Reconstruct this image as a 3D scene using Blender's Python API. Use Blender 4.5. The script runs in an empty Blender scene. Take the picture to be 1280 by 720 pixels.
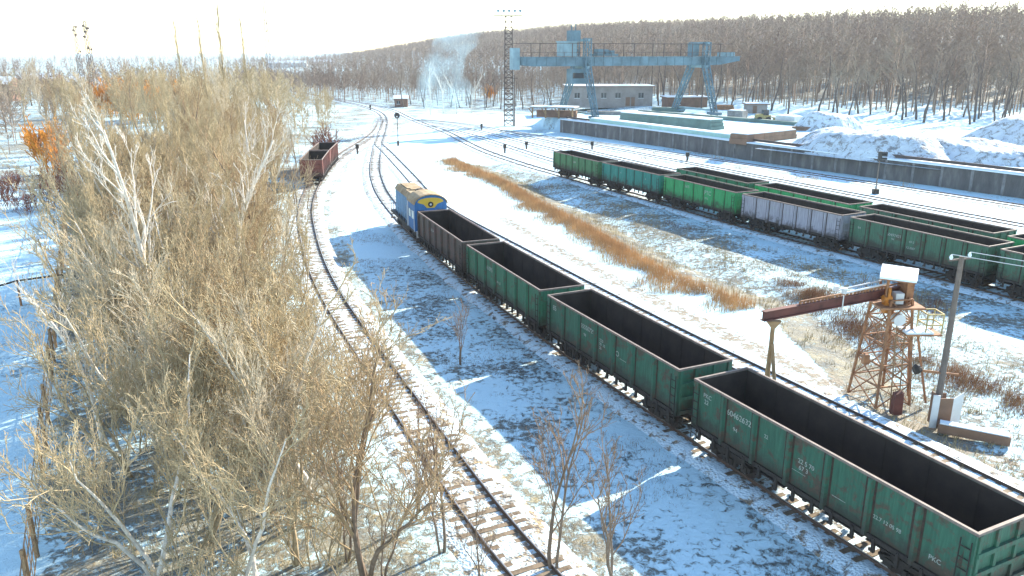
import bpy, math, random
import numpy as np
from mathutils import Vector, Matrix

# ------------------------------------------------------------------ camera
SC = bpy.context.scene
COL = SC.collection
CAMH, PIT = 17.45, 0.28789
cd = bpy.data.cameras.new('camera'); cam = bpy.data.objects.new('camera', cd); COL.objects.link(cam)
cd.sensor_width = 36.0; cd.lens = 36.0 * 1000 / 1280.0
cd.clip_start = 0.5; cd.clip_end = 9000
cam.location = (0, 0, CAMH); cam.rotation_euler = (math.pi/2 - PIT, 0, 0)
SC.camera = cam

# ------------------------------------------------------------------ sky, sun, exposure
SUN_AZ = math.radians(46)       # clockwise from +Y
SUN_EL = math.radians(27.5)
w = bpy.data.worlds.new('World'); SC.world = w; w.use_nodes = True
nt = w.node_tree; nt.nodes.clear()
sky = nt.nodes.new('ShaderNodeTexSky'); sky.sky_type = 'NISHITA'; sky.sun_disc = False
sky.sun_elevation = SUN_EL; sky.sun_rotation = SUN_AZ
sky.air_density = 1.0; sky.dust_density = 0.1; sky.ozone_density = 0.6
bg = nt.nodes.new('ShaderNodeBackground'); bg.inputs[1].default_value = 0.15
wo = nt.nodes.new('ShaderNodeOutputWorld')
nt.links.new(sky.outputs[0], bg.inputs[0]); nt.links.new(bg.outputs[0], wo.inputs[0])
sl = bpy.data.lights.new('sun', 'SUN'); sl.energy = 5.0; sl.angle = math.radians(0.55); sl.color = (1.0, 0.89, 0.73)
so = bpy.data.objects.new('sun', sl); COL.objects.link(so)
sd = Vector((math.sin(SUN_AZ)*math.cos(SUN_EL), math.cos(SUN_AZ)*math.cos(SUN_EL), math.sin(SUN_EL)))
so.rotation_euler = sd.to_track_quat('Z', 'Y').to_euler(); so.location = sd*200
vs = SC.view_settings; vs.view_transform = 'Standard'; vs.look = 'None'; vs.gamma = 1; vs.use_curve_mapping = False
vs.exposure = 1.42
SC.cycles.max_bounces = 5; SC.cycles.diffuse_bounces = 3; SC.cycles.glossy_bounces = 2
SC.cycles.volume_bounces = 1; SC.cycles.transparent_max_bounces = 8
SC.cycles.use_denoising = True

rnd = random.Random(7)
NR = np.random.RandomState(5)

# pixel of the 1280x720 frame -> point on a horizontal plane (used to measure plan positions)
_s, _c = math.sin(PIT), math.cos(PIT)
def G(px, py, z=0.0):
    dx, u = (px-640)/1000.0, -(py-360)/1000.0
    d = (dx, _c+u*_s, -_s+u*_c); t = (z-CAMH)/d[2]
    return (d[0]*t, d[1]*t)

# ------------------------------------------------------------------ materials
def new_mat(name):
    m = bpy.data.materials.new(name); m.use_nodes = True
    n = m.node_tree.nodes; b = n['Principled BSDF']
    return m, m.node_tree, n, m.node_tree.links, b
def N(nt, typ, **kw):
    n = nt.nodes.new(typ)
    for k, v in kw.items():
        if k.startswith('i_'): n.inputs[int(k[2:]) if k[2:].isdigit() else k[2:]].default_value = v
        else: setattr(n, k, v)
    return n
def noise(nt, vec, scale, detail=4, rough=.6, dist=0.0):
    n = nt.nodes.new('ShaderNodeTexNoise'); n.inputs['Scale'].default_value = scale
    n.inputs['Detail'].default_value = detail; n.inputs['Roughness'].default_value = rough; n.inputs['Distortion'].default_value = dist
    nt.links.new(vec, n.inputs['Vector']); return n.outputs['Fac']
def ramp(nt, fac, stops):
    r = nt.nodes.new('ShaderNodeValToRGB'); cr = r.color_ramp
    while len(cr.elements) < len(stops): cr.elements.new(0.5)
    for e, (p, c) in zip(cr.elements, stops):
        e.position = p; e.color = (c[0], c[1], c[2], 1) if not isinstance(c, (int, float)) else (c, c, c, 1)
    nt.links.new(fac, r.inputs[0]); return r.outputs[0]
def mixc(nt, fac, a, b):
    m = nt.nodes.new('ShaderNodeMix'); m.data_type = 'RGBA'
    def setp(sock, v):
        if isinstance(v, (tuple, list)): sock.default_value = (v[0], v[1], v[2], 1)
        else: nt.links.new(v, sock)
    if isinstance(fac, (int, float)): m.inputs[0].default_value = fac
    else: nt.links.new(fac, m.inputs[0])
    setp(m.inputs[6], a); setp(m.inputs[7], b); return m.outputs[2]
def math_(nt, op, a, b=None, c=None):
    m = nt.nodes.new('ShaderNodeMath'); m.operation = op
    for i, v in enumerate((a, b, c)):
        if v is None: continue
        if isinstance(v, (int, float)): m.inputs[i].default_value = v
        else: nt.links.new(v, m.inputs[i])
    return m.outputs[0]
def sstep(nt, x, lo, hi):
    m = nt.nodes.new('ShaderNodeMapRange'); m.interpolation_type = 'SMOOTHSTEP'
    for i, v in ((0, x), (1, lo), (2, hi)):
        if isinstance(v, (int, float)): m.inputs[i].default_value = v
        else: nt.links.new(v, m.inputs[i])
    return m.outputs[0]
def bump(nt, h, strength, dist, b):
    bn = nt.nodes.new('ShaderNodeBump'); bn.inputs['Strength'].default_value = strength; bn.inputs['Distance'].default_value = dist
    nt.links.new(h, bn.inputs['Height']); nt.links.new(bn.outputs[0], b.inputs['Normal'])

def mat_plain(name, col, rough=.7, var=.25, scale=3.0, metal=0.0, col2=None):
    m, t, n, l, b = new_mat(name)
    tc = n.new('ShaderNodeTexCoord').outputs['Object']
    f = noise(t, tc, scale, 5, .65)
    c2 = col2 or tuple(c*(1-var) for c in col)
    l.new(ramp(t, f, [(.3, c2), (.7, tuple(min(1, c*(1+var*.5)) for c in col))]), b.inputs['Base Color'])
    b.inputs['Roughness'].default_value = rough; b.inputs['Metallic'].default_value = metal
    return m

def mat_ground():
    m, t, n, l, b = new_mat('snowy_ground')
    geo = n.new('ShaderNodeNewGeometry').outputs['Position']
    at = n.new('ShaderNodeAttribute'); at.attribute_name = 'zone'
    sep = n.new('ShaderNodeSeparateColor'); l.new(at.outputs['Color'], sep.inputs[0])
    gr, dirt = sep.outputs[0], sep.outputs[1]
    mp = n.new('ShaderNodeMapping'); l.new(geo, mp.inputs[0]); mp.inputs['Scale'].default_value = (1, 1, 1)
    nf = noise(t, mp.outputs[0], 2.6, 6, .72, .6)
    nm = noise(t, mp.outputs[0], .22, 4, .6)
    nv = noise(t, mp.outputs[0], 9.0, 3, .6)
    s = math_(t, 'ADD', math_(t, 'MULTIPLY', nf, .62), math_(t, 'MULTIPLY', nm, .38))
    thr = math_(t, 'SUBTRACT', .72, math_(t, 'MULTIPLY', gr, .3))
    mask = sstep(t, s, thr, math_(t, 'ADD', thr, .085))
    mask = math_(t, 'MULTIPLY', mask, math_(t, 'ADD', .55, math_(t, 'MULTIPLY', nv, .6)))
    tone = noise(t, mp.outputs[0], .7, 3, .6)
    straw = ramp(t, tone, [(.3, (.07, .05, .03)), (.5, (.20, .145, .07)), (.7, (.36, .28, .13))])
    dark = ramp(t, tone, [(.3, (.035, .03, .022)), (.7, (.12, .09, .05))])
    gcol = mixc(t, sep.outputs[2], dark, straw)
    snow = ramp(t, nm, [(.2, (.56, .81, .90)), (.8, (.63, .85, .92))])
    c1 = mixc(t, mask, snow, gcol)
    dm = sstep(t, math_(t, 'ADD', dirt, math_(t, 'MULTIPLY', math_(t, 'SUBTRACT', nf, .5), 1.6)), .42, .62)
    dc = ramp(t, nv, [(.3, (.20, .17, .125)), (.7, (.40, .36, .29))])
    c2 = mixc(t, dm, c1, dc)
    l.new(c2, b.inputs['Base Color'])
    b.inputs['Roughness'].default_value = .75; b.inputs['Specular IOR Level'].default_value = .15
    hh = math_(t, 'ADD', math_(t, 'MULTIPLY', nf, 1.0), math_(t, 'MULTIPLY', mask, .35))
    bump(t, hh, .9, .16, b)
    return m

def mat_ballast(name, snowy, straw=.3):
    m, t, n, l, b = new_mat(name)
    geo = n.new('ShaderNodeNewGeometry').outputs['Position']
    v = n.new('ShaderNodeTexVoronoi'); v.inputs['Scale'].default_value = 9; l.new(geo, v.inputs['Vector'])
    st = ramp(t, v.outputs['Color'], [(.2, (.08, .07, .06)), (.8, (.30, .26, .21))])
    tone = noise(t, geo, 3.5, 4, .7)
    st = mixc(t, math_(t, 'MULTIPLY', sstep(t, tone, .45, .6), straw), st, (.36, .28, .15))
    nf = noise(t, geo, 1.6, 6, .75, .4)
    mk = sstep(t, nf, .62-snowy*.32, .70-snowy*.32+.04)
    l.new(mixc(t, mk, st, (.65, .82, .90)), b.inputs['Base Color'])
    b.inputs['Roughness'].default_value = .85
    bump(t, math_(t, 'ADD', v.outputs['Distance'], nf), .8, .06, b)
    return m

def mat_paint(name, col, rust=.35, rustcol=(.075, .042, .028), low=1.35, high=1.95, dirtlow=.8):
    """weathered wagon paint: rust blotches, grime rising from the sill"""
    m, t, n, l, b = new_mat(name)
    tc = n.new('ShaderNodeTexCoord').outputs['Object']
    oi = n.new('ShaderNodeObjectInfo').outputs['Random']
    ad = n.new('ShaderNodeVectorMath'); ad.operation = 'ADD'; l.new(tc, ad.inputs[0])
    cm = n.new('ShaderNodeCombineXYZ'); l.new(math_(t, 'MULTIPLY', oi, 40), cm.inputs[0]); l.new(cm.outputs[0], ad.inputs[1])
    vec = ad.outputs[0]
    n1 = noise(t, vec, 1.1, 8, .68, .6); n2 = noise(t, vec, 7, 5, .65)
    st = n.new('ShaderNodeMapping'); st.inputs['Scale'].default_value = (7, 7, .6); l.new(vec, st.inputs[0])
    n3 = noise(t, st.outputs[0], 1.5, 4, .6)
    base = ramp(t, n3, [(.25, tuple(c*.62 for c in col)), (.55, col), (.8, tuple(min(1, c*1.28+.01) for c in col))])
    sx = n.new('ShaderNodeSeparateXYZ'); l.new(tc, sx.inputs[0])
    edge = sstep(t, math_(t, 'ADD', sx.outputs[2], math_(t, 'MULTIPLY', math_(t, 'SUBTRACT', n1, .5), 2.6)), high+.25, low)
    rm = sstep(t, math_(t, 'ADD', math_(t, 'MULTIPLY', n1, .8), math_(t, 'MULTIPLY', n2, .2)), .66-rust*.22, .76-rust*.22)
    rr = ramp(t, n2, [(.3, tuple(c*.6 for c in rustcol)), (.7, tuple(c*1.5 for c in rustcol))])
    c1 = mixc(t, math_(t, 'MULTIPLY', rm, .85), base, rr)
    c2 = mixc(t, math_(t, 'MULTIPLY', edge, dirtlow), c1, (.035, .027, .022))
    l.new(c2, b.inputs['Base Color']); b.inputs['Roughness'].default_value = .6
    bump(t, math_(t, 'ADD', math_(t, 'MULTIPLY', noise(t, vec, 1.8, 2, .5), 2.0), n2), .5, .03, b)
    return m

M = {}
M['ground'] = mat_ground()
M['ballast_old'] = mat_ballast('old_ballast', .60, .9)
M['ballast_mid'] = mat_ballast('mixed_ballast', .72, .6)
M['ballast_snow'] = mat_ballast('snowy_ballast', .78, .5)
M['rail'] = mat_plain('rail_steel', (.11, .075, .055), .5, .3, 2, .3)
M['railtop'] = mat_plain('rail_running_top', (.34, .33, .33), .3, .2, 2, .7)
M['sleeper'] = mat_plain('sleeper_wood', (.20, .155, .105), .9, .5, 3.5, 0, (.08, .06, .04))
M['steel'] = mat_plain('dark_running_gear', (.035, .028, .023), .75, .5, 5)
M['wheel'] = mat_plain('wheel_steel', (.05, .035, .028), .55, .4, 6, .3)
M['coal'] = mat_plain('coal_dust_interior', (.042, .031, .024), .95, .45, 1.0)
M['rim'] = mat_plain('worn_top_rim', (.22, .175, .15), .7, .5, 2.0)
M['seam'] = mat_plain('rusty_dark_seam', (.055, .035, .026), .85, .5, 4)
M['text'] = mat_plain('stencil_white', (.40, .44, .40), .8, .5, 9)
M['concrete'] = mat_plain('weathered_concrete', (.26, .25, .24), .9, .4, .8, 0, (.13, .12, .115))
M['rust'] = mat_plain('rusty_steel', (.34, .165, .075), .8, .5, 2.5, 0, (.16, .075, .04))
M['redbeam'] = mat_plain('dark_red_beam', (.13, .04, .03), .75, .5, 1.5)
M['rustwood'] = mat_plain('rusty_brown_post', (.32, .20, .10), .8, .4, 2)
M['yellow'] = mat_plain('faded_yellow_paint', (.42, .34, .14), .7, .35, 4)
M['orange'] = mat_plain('orange_hoist', (.50, .18, .02), .6, .4, 4)
M['snow'] = mat_plain('clean_snow', (.76, .86, .92), .7, .06, 1)
M['white'] = mat_plain('white_sheet_metal', (.62, .64, .64), .6, .15, 1.5)
M['crane'] = mat_plain('crane_blue_paint', (.115, .20, .245), .7, .45, .35)
M['cranelight'] = mat_plain('crane_light_blue', (.22, .34, .39), .7, .3, .5)
M['pole'] = mat_plain('grey_brown_pole', (.17, .14, .12), .9, .3, 2)
M['mast'] = mat_plain('mast_steel', (.10, .075, .065), .8, .3, 1)
M['black'] = mat_plain('black_enamel', (.02, .02, .022), .5, .3, 3)
M['glass'] = mat_plain('dark_window_glass', (.03, .04, .05), .15, .3, 1)
M['brick'] = mat_plain('grey_plaster', (.30, .27, .25), .9, .3, .5)
M['brickred'] = mat_plain('brick_brown', (.24, .14, .10), .9, .3, .6)
M['greenblock'] = mat_plain('grey_green_panel', (.13, .20, .18), .8, .3, .4)
M['palegreen'] = mat_plain('pale_green_panel', (.38, .58, .50), .8, .2, .4)
M['brownblock'] = mat_plain('brown_board', (.22, .13, .085), .85, .3, .6)
M['blue'] = mat_paint('loco_blue', (.025, .15, .38), .12, low=1.0, high=1.25)
M['bluepale'] = mat_paint('loco_pale_blue', (.15, .32, .50), .2, low=1.2, high=1.5)
M['locoroof'] = mat_plain('loco_roof_tan', (.42, .33, .20), .8, .35, 1.2, 0, (.26, .17, .08))
M['locoyellow'] = mat_plain('loco_yellow', (.62, .42, .04), .5, .1, 3)
M['silver'] = mat_plain('silver_paint', (.5, .55, .58), .5, .2, 3)
# bark and twigs
M['bark_belt'] = mat_plain('pale_khaki_bark', (.46, .38, .24), .9, .35, 3.0, 0, (.19, .135, .08))
M['twig_belt'] = mat_plain('pale_khaki_twigs', (.53, .435, .27), .9, .3, .5, 0, (.32, .245, .14))
M['twig_pale'] = mat_plain('whitish_twigs', (.58, .51, .38), .9, .3, .5, 0, (.38, .31, .21))
M['twig_brownish'] = mat_plain('tan_brown_twigs', (.42, .31, .18), .9, .3, .5, 0, (.26, .18, .10))
M['twig_brown'] = mat_plain('brown_twigs', (.29, .21, .145), .9, .35, .5)
M['bark_brown'] = mat_plain('brown_bark', (.21, .155, .11), .9, .4, 3)
M['birch'] = mat_plain('white_birch_bark', (.72, .68, .60), .85, .3, 4.0, 0, (.46, .42, .36))
M['bark_far'] = mat_plain('grey_brown_trunks', (.13, .10, .085), .9, .4, .3)
M['orangeleaf'] = mat_plain('orange_twigs', (.75, .33, .04), .9, .25, .6)
M['redtwig'] = mat_plain('reddish_twigs', (.20, .075, .045), .9, .4, .8)
M['reed'] = mat_plain('tan_dry_reed', (.58, .37, .17), .9, .35, .4, 0, (.36, .21, .09))
M['drygrass'] = mat_plain('straw_dry_grass', (.46, .37, .19), .9, .35, .6, 0, (.26, .19, .09))
M['rustybrush'] = mat_plain('rusty_brush', (.36, .21, .10), .9, .4, .8, 0, (.19, .10, .05))
M['weed'] = mat_plain('dark_dry_weed', (.15, .11, .07), .9, .4, .8)
def mat_forest():
    m, t, n, l, b = new_mat('bare_forest_twigs')
    geo = n.new('ShaderNodeNewGeometry').outputs['Position']
    f = noise(t, geo, .05, 3, .6); g = noise(t, geo, .5, 2, .5)
    c = ramp(t, f, [(.34, (.21, .155, .12)), (.5, (.30, .235, .18)), (.66, (.40, .345, .265))])
    l.new(mixc(t, math_(t, 'MULTIPLY', g, .5), c, (.18, .12, .09)), b.inputs['Base Color'])
    b.inputs['Roughness'].default_value = .95
    return m
M['forest'] = mat_forest()

# ------------------------------------------------------------------ mesh builder
class MB:
    def __init__(s): s.v = []; s.f = []; s.mi = []; s.cur = 0
    def add(s, vs, fs):
        o = len(s.v); s.v.extend(vs)
        for f in fs: s.f.append(tuple(i+o for i in f)); s.mi.append(s.cur)
    def box(s, x0, x1, y0, y1, z0, z1):
        s.add([(x0,y0,z0),(x1,y0,z0),(x1,y1,z0),(x0,y1,z0),(x0,y0,z1),(x1,y0,z1),(x1,y1,z1),(x0,y1,z1)],
              [(0,3,2,1),(4,5,6,7),(0,1,5,4),(1,2,6,5),(2,3,7,6),(3,0,4,7)])
    def bar(s, p, q, wd, ht=None):
        """rectangular bar from p to q"""
        ht = ht or wd; p = Vector(p); q = Vector(q); d = (q-p).normalized()
        up = Vector((0,0,1)) if abs(d.z) < .95 else Vector((0,1,0))
        a = d.cross(up).normalized()*wd/2; b_ = a.cross(d).normalized()*ht/2
        vs_ = [tuple(e+sx*a+sz*b_) for e in (p, q) for sx, sz in ((-1,-1),(1,-1),(1,1),(-1,1))]
        s.add(vs_, [(0,1,2,3),(7,6,5,4),(0,4,5,1),(1,5,6,2),(2,6,7,3),(3,7,4,0)])
    def tube(s, pts, rad, n=6, cap=True):
        pts = [Vector(p) for p in pts]; o = len(s.v); k = len(pts)
        if not isinstance(rad, (list, tuple)): rad = [rad]*k
        d0 = (pts[-1]-pts[0]).normalized()
        up = Vector((0,0,1)) if abs(d0.z) < .9 else Vector((1,0,0))
        a = d0.cross(up).normalized(); b_ = a.cross(d0)
        cs = [(math.cos(2*math.pi*i/n), math.sin(2*math.pi*i/n)) for i in range(n)]
        for p, r in zip(pts, rad):
            for c_, s_ in cs: s.v.append((p.x+(a.x*c_+b_.x*s_)*r, p.y+(a.y*c_+b_.y*s_)*r, p.z+(a.z*c_+b_.z*s_)*r))
        for j in range(k-1):
            for i in range(n):
                i2 = (i+1) % n; s.f.append((o+j*n+i, o+j*n+i2, o+(j+1)*n+i2, o+(j+1)*n+i)); s.mi.append(s.cur)
        if cap:
            s.f.append(tuple(o+i for i in range(n))[::-1]); s.f.append(tuple(o+(k-1)*n+i for i in range(n))); s.mi += [s.cur]*2
    def prism(s, poly, y0, y1):
        """poly in xz, extruded along y"""
        n = len(poly); vs_ = [(x, y0, z) for x, z in poly]+[(x, y1, z) for x, z in poly]
        s.add(vs_, [tuple(range(n)), tuple(range(n, 2*n))[::-1]]+[(i, n+i, n+(i+1)%n, (i+1)%n) for i in range(n)])
    def prismx(s, poly, x0, x1):
        """poly in yz, extruded along x"""
        n = len(poly); vs_ = [(x0, y, z) for y, z in poly]+[(x1, y, z) for y, z in poly]
        s.add(vs_, [tuple(range(n))[::-1], tuple(range(n, 2*n))]+[(i, (i+1)%n, n+(i+1)%n, n+i) for i in range(n)])
    def mesh(s, name, mats, smooth=False):
        me = bpy.data.meshes.new(name); me.from_pydata(s.v, [], s.f)
        for m_ in (mats if isinstance(mats, (list, tuple)) else [mats]): me.materials.append(m_)
        if any(s.mi): me.polygons.foreach_set('material_index', s.mi)
        if smooth: me.polygons.foreach_set('use_smooth', [True]*len(s.f))
        me.update(); return me
def link(name, me, parent=None, loc=None, rotz=None):
    o = bpy.data.objects.new(name, me); COL.objects.link(o)
    if parent: o.parent = parent
    if loc: o.location = loc
    if rotz is not None: o.rotation_euler = (0, 0, rotz)
    return o
def tag(o, label=None, cat=None, group=None, kind=None):
    if label: o['label'] = label
    if cat: o['category'] = cat
    if group: o['group'] = group
    if kind: o['kind'] = kind
    return o
def thing(name, label, cat, loc=(0,0,0), rotz=0, group=None):
    return tag(link(name, None, None, loc, rotz), label, cat, group)
def np_mesh(name, V, F, mat, smooth=False):
    """V (n,3), F (m,k) same arity"""
    me = bpy.data.meshes.new(name); k = F.shape[1]
    me.vertices.add(len(V)); me.vertices.foreach_set('co', V.astype(np.float32).ravel())
    me.loops.add(F.size); me.loops.foreach_set('vertex_index', F.astype(np.int32).ravel())
    me.polygons.add(len(F)); me.polygons.foreach_set('loop_start', np.arange(0, F.size, k, dtype=np.int32))
    me.polygons.foreach_set('loop_total', np.full(len(F), k, dtype=np.int32))
    if smooth: me.polygons.foreach_set('use_smooth', np.ones(len(F), dtype=bool))
    me.materials.append(mat); me.update(calc_edges=True); me.validate(); return me

# ------------------------------------------------------------------ paths of the tracks (plan)
def smooth_path(pts, step=1.0, rounds=3):
    P = np.array(pts, float)
    for _ in range(rounds):                       # Chaikin corner cutting, keeps ends
        Q = [P[0]]
        for a, b in zip(P[:-1], P[1:]): Q += [a*.75+b*.25, a*.25+b*.75]
        Q.append(P[-1]); P = np.array(Q)
    d = np.r_[0, np.cumsum(np.hypot(*np.diff(P, axis=0).T))]
    s = np.arange(0, d[-1], step)
    return np.c_[np.interp(s, d, P[:,0]), np.interp(s, d, P[:,1])]
A_PTS = [(-112,400),(-85,345),(-55.1,282.2),(-48,265.6),(-41.1,247.3),(-36.7,231.4),(-33.1,212.1),(-30,189.5),(-27.7,171.2),(-25.9,156),(-23.7,140.9),(-21.1,122.9),(-18.8,111),(-16.2,99.5),(-11.8,84.5),(-6.75,70.1),(-2.05,58.3),(3.3,45.8),(9.15,33.4),(15.3,21),(22,8),(30,-8)]
T0_PTS = [(-35.2,222.7),(-32.6,200.2),(-30.4,180),(-29.8,160.3),(-29.9,142.1),(-29,127.7),(-27.8,115.3),(-26.3,104),(-23.7,90),(-20.1,76.9),(-16.5,65),(-12.5,54.1),(-7.6,42.5),(-5.6,37.8),(-4.1,34.2),(-2.7,31),(-1.3,27.8),(-.2,25.5),(.8,23.6),(6,13.4),(14,-2)]
T2_PTS = [(-26.6,161),(-25.4,154.5),(-23,146.6),(-18.2,128.4),(-14.1,112.9),(-11.5,102.2),(-7.7,89.3),(-.2,72.3),(4.7,61),(10.1,48.9),(16.2,36.6),(22.2,24.3),(29,10.5)]
B_PTS = [(-100,370),(-75,328),(-53.2,286.7),(-37.3,254.3),(-28.1,220),(-21.5,200),(-14.2,179.9),(-9.4,160.5),(-4.8,144.5),(0,132.3),(3.4,124),(7.35,115.8),(12.3,105.3),(18.0,94),(23.8,81.4),(30.2,69.3),(36.3,57.8),(42.7,45.3),(49,33)]
C_PTS = [(-20.5,197.5),(-15.2,188.5),(-10.5,178),(-5.6,166.5),(0,150.5),(6.6,132.4),(13.6,115.5),(21.4,98.7),(26.9,87.1),(32.8,74.7),(39.2,62.2),(45,51),(52,37)]
M3_PTS = [(-26,213),(-16.1,199.8),(-7.3,183),(0,165.4),(7.2,148.4),(15,130),(23.5,111),(31,95),(38.5,79),(46,63.5),(54,47)]
T3_PTS = [(-24.5,214.5),(-13.1,203.8),(-6.0,191.7),(1,174.6),(9.3,156.5),(17.2,136.5),(25.5,118.5),(34,101),(43,83),(52,65),(60,49)]
T4_PTS = [(-2,184),(6,172),(15.4,156),(28.4,129.4),(43.1,99.4),(50.5,85.7),(60,67),(68,51)]
T5_PTS = [(8,168),(19,156.5),(30.6,138.8),(47.9,111),(59.4,91.8),(72,71),(84,51)]
PATH = {k: smooth_path(v) for k, v in dict(A=A_PTS, T0=T0_PTS, T2=T2_PTS, B=B_PTS, C=C_PTS, M3=M3_PTS, T3=T3_PTS, T4=T4_PTS, T5=T5_PTS).items()}
def path_frames(P):
    T = np.gradient(P, axis=0); T /= np.linalg.norm(T, axis=1)[:, None]
    return T, np.c_[T[:,1], -T[:,0]]          # tangent (towards the camera), normal = right-hand side of travel
def dist_path(X, Y, P, stride=3):
    Q = P[::stride]; D = np.full(X.shape, 1e9)
    for q in Q: D = np.minimum(D, (X-q[0])**2+(Y-q[1])**2)
    return np.sqrt(D)
def side_line(X, Y, pts):
    """signed offset from a polyline ordered far -> near; positive on the +x side"""
    pts = sorted(pts, key=lambda p: p[1]); ys = [p[1] for p in pts]; xs = [p[0] for p in pts]
    xl = np.interp(Y, ys, xs)
    return (X-xl)*.87
def at_s(P, s0, length=None):
    d = np.r_[0, np.cumsum(np.hypot(*np.diff(P, axis=0).T))]
    return np.array([np.interp(s0, d, P[:,0]), np.interp(s0, d, P[:,1])])
def s_near(P, x, y):
    d = np.r_[0, np.cumsum(np.hypot(*np.diff(P, axis=0).T))]
    return d[np.argmin((P[:,0]-x)**2+(P[:,1]-y)**2)]

# ------------------------------------------------------------------ terrain
WALL = [(2,197),(10.8,182.5),(25.5,159.5),(41.3,130.3),(52.9,113.5),(63.6,97.3),(74,80),(86,60),(110,20)]
EDGE = [(-500,420),(-150,330),(-40,262),(10,246),(45,226),(62,204),(78,182),(95,172),(115,165),(150,152),(230,125),(420,70)]
FENCE = [(-4.3,0),(-17,24.7),(-30.7,51.3),(-57.0,102.6),(-84,155),(-110,205)]
REED = [(-9.5,134),(-6.2,124.7),(-2.3,114.9),(2.0,99.6),(6.9,84.7),(10.4,72.0),(13.1,63.1),(15.7,57.9),(17.6,54.5)]
def ss(x, a, b):
    t = np.clip((x-a)/(b-a), 0, 1); return t*t*(3-2*t)
def edge_dist(X, Y):
    ex = [p[0] for p in EDGE]; ey = [p[1] for p in EDGE]
    return (Y-np.interp(X, ex, ey))*.9
def vnoise(X, Y, sc, seed=0):
    """cheap smooth noise from sines"""
    r = np.random.RandomState(seed); out = 0
    for k in range(6):
        a = r.uniform(0, 6.28); f = sc*(1.0+.55*k); out = out+np.sin((X*math.cos(a)+Y*math.sin(a))*f+r.uniform(0, 6.28))/(1+.5*k)
    return out/3.0
def hill_h(X, Y):
    az = np.arctan2(X, Y); amp = ss(az, -.27, -.02)
    d = edge_dist(X, Y)
    rr = 310+430*(1-ss(az, .02, .5))
    return amp*(1.0*ss(d, 0, 25)+(27-5*ss(az, .1, .45))*ss(d, 25, rr))
def ground_h(X, Y):
    X = np.asarray(X, float); Y = np.asarray(Y, float)
    s = side_line(X, Y, WALL)
    wdt = 1.0+30*ss(Y, 190, 225)
    yard = 2.6*ss(s, 1.7, 1.7+wdt)
    base = .05*vnoise(X, Y, .55, 1)+.03*vnoise(X, Y, 1.7, 2)-.04
    reed = side_line(X, Y, REED)
    ditch = -.45*np.exp(-((reed-3.2)/1.8)**2)*ss(Y, 20, 60)*(1-ss(Y, 125, 140))
    far = .5*vnoise(X, Y, .02, 3)*ss(np.hypot(X, Y), 250, 500)
    return base+yard+hill_h(X, Y)+ditch+far
GXY = None
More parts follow.
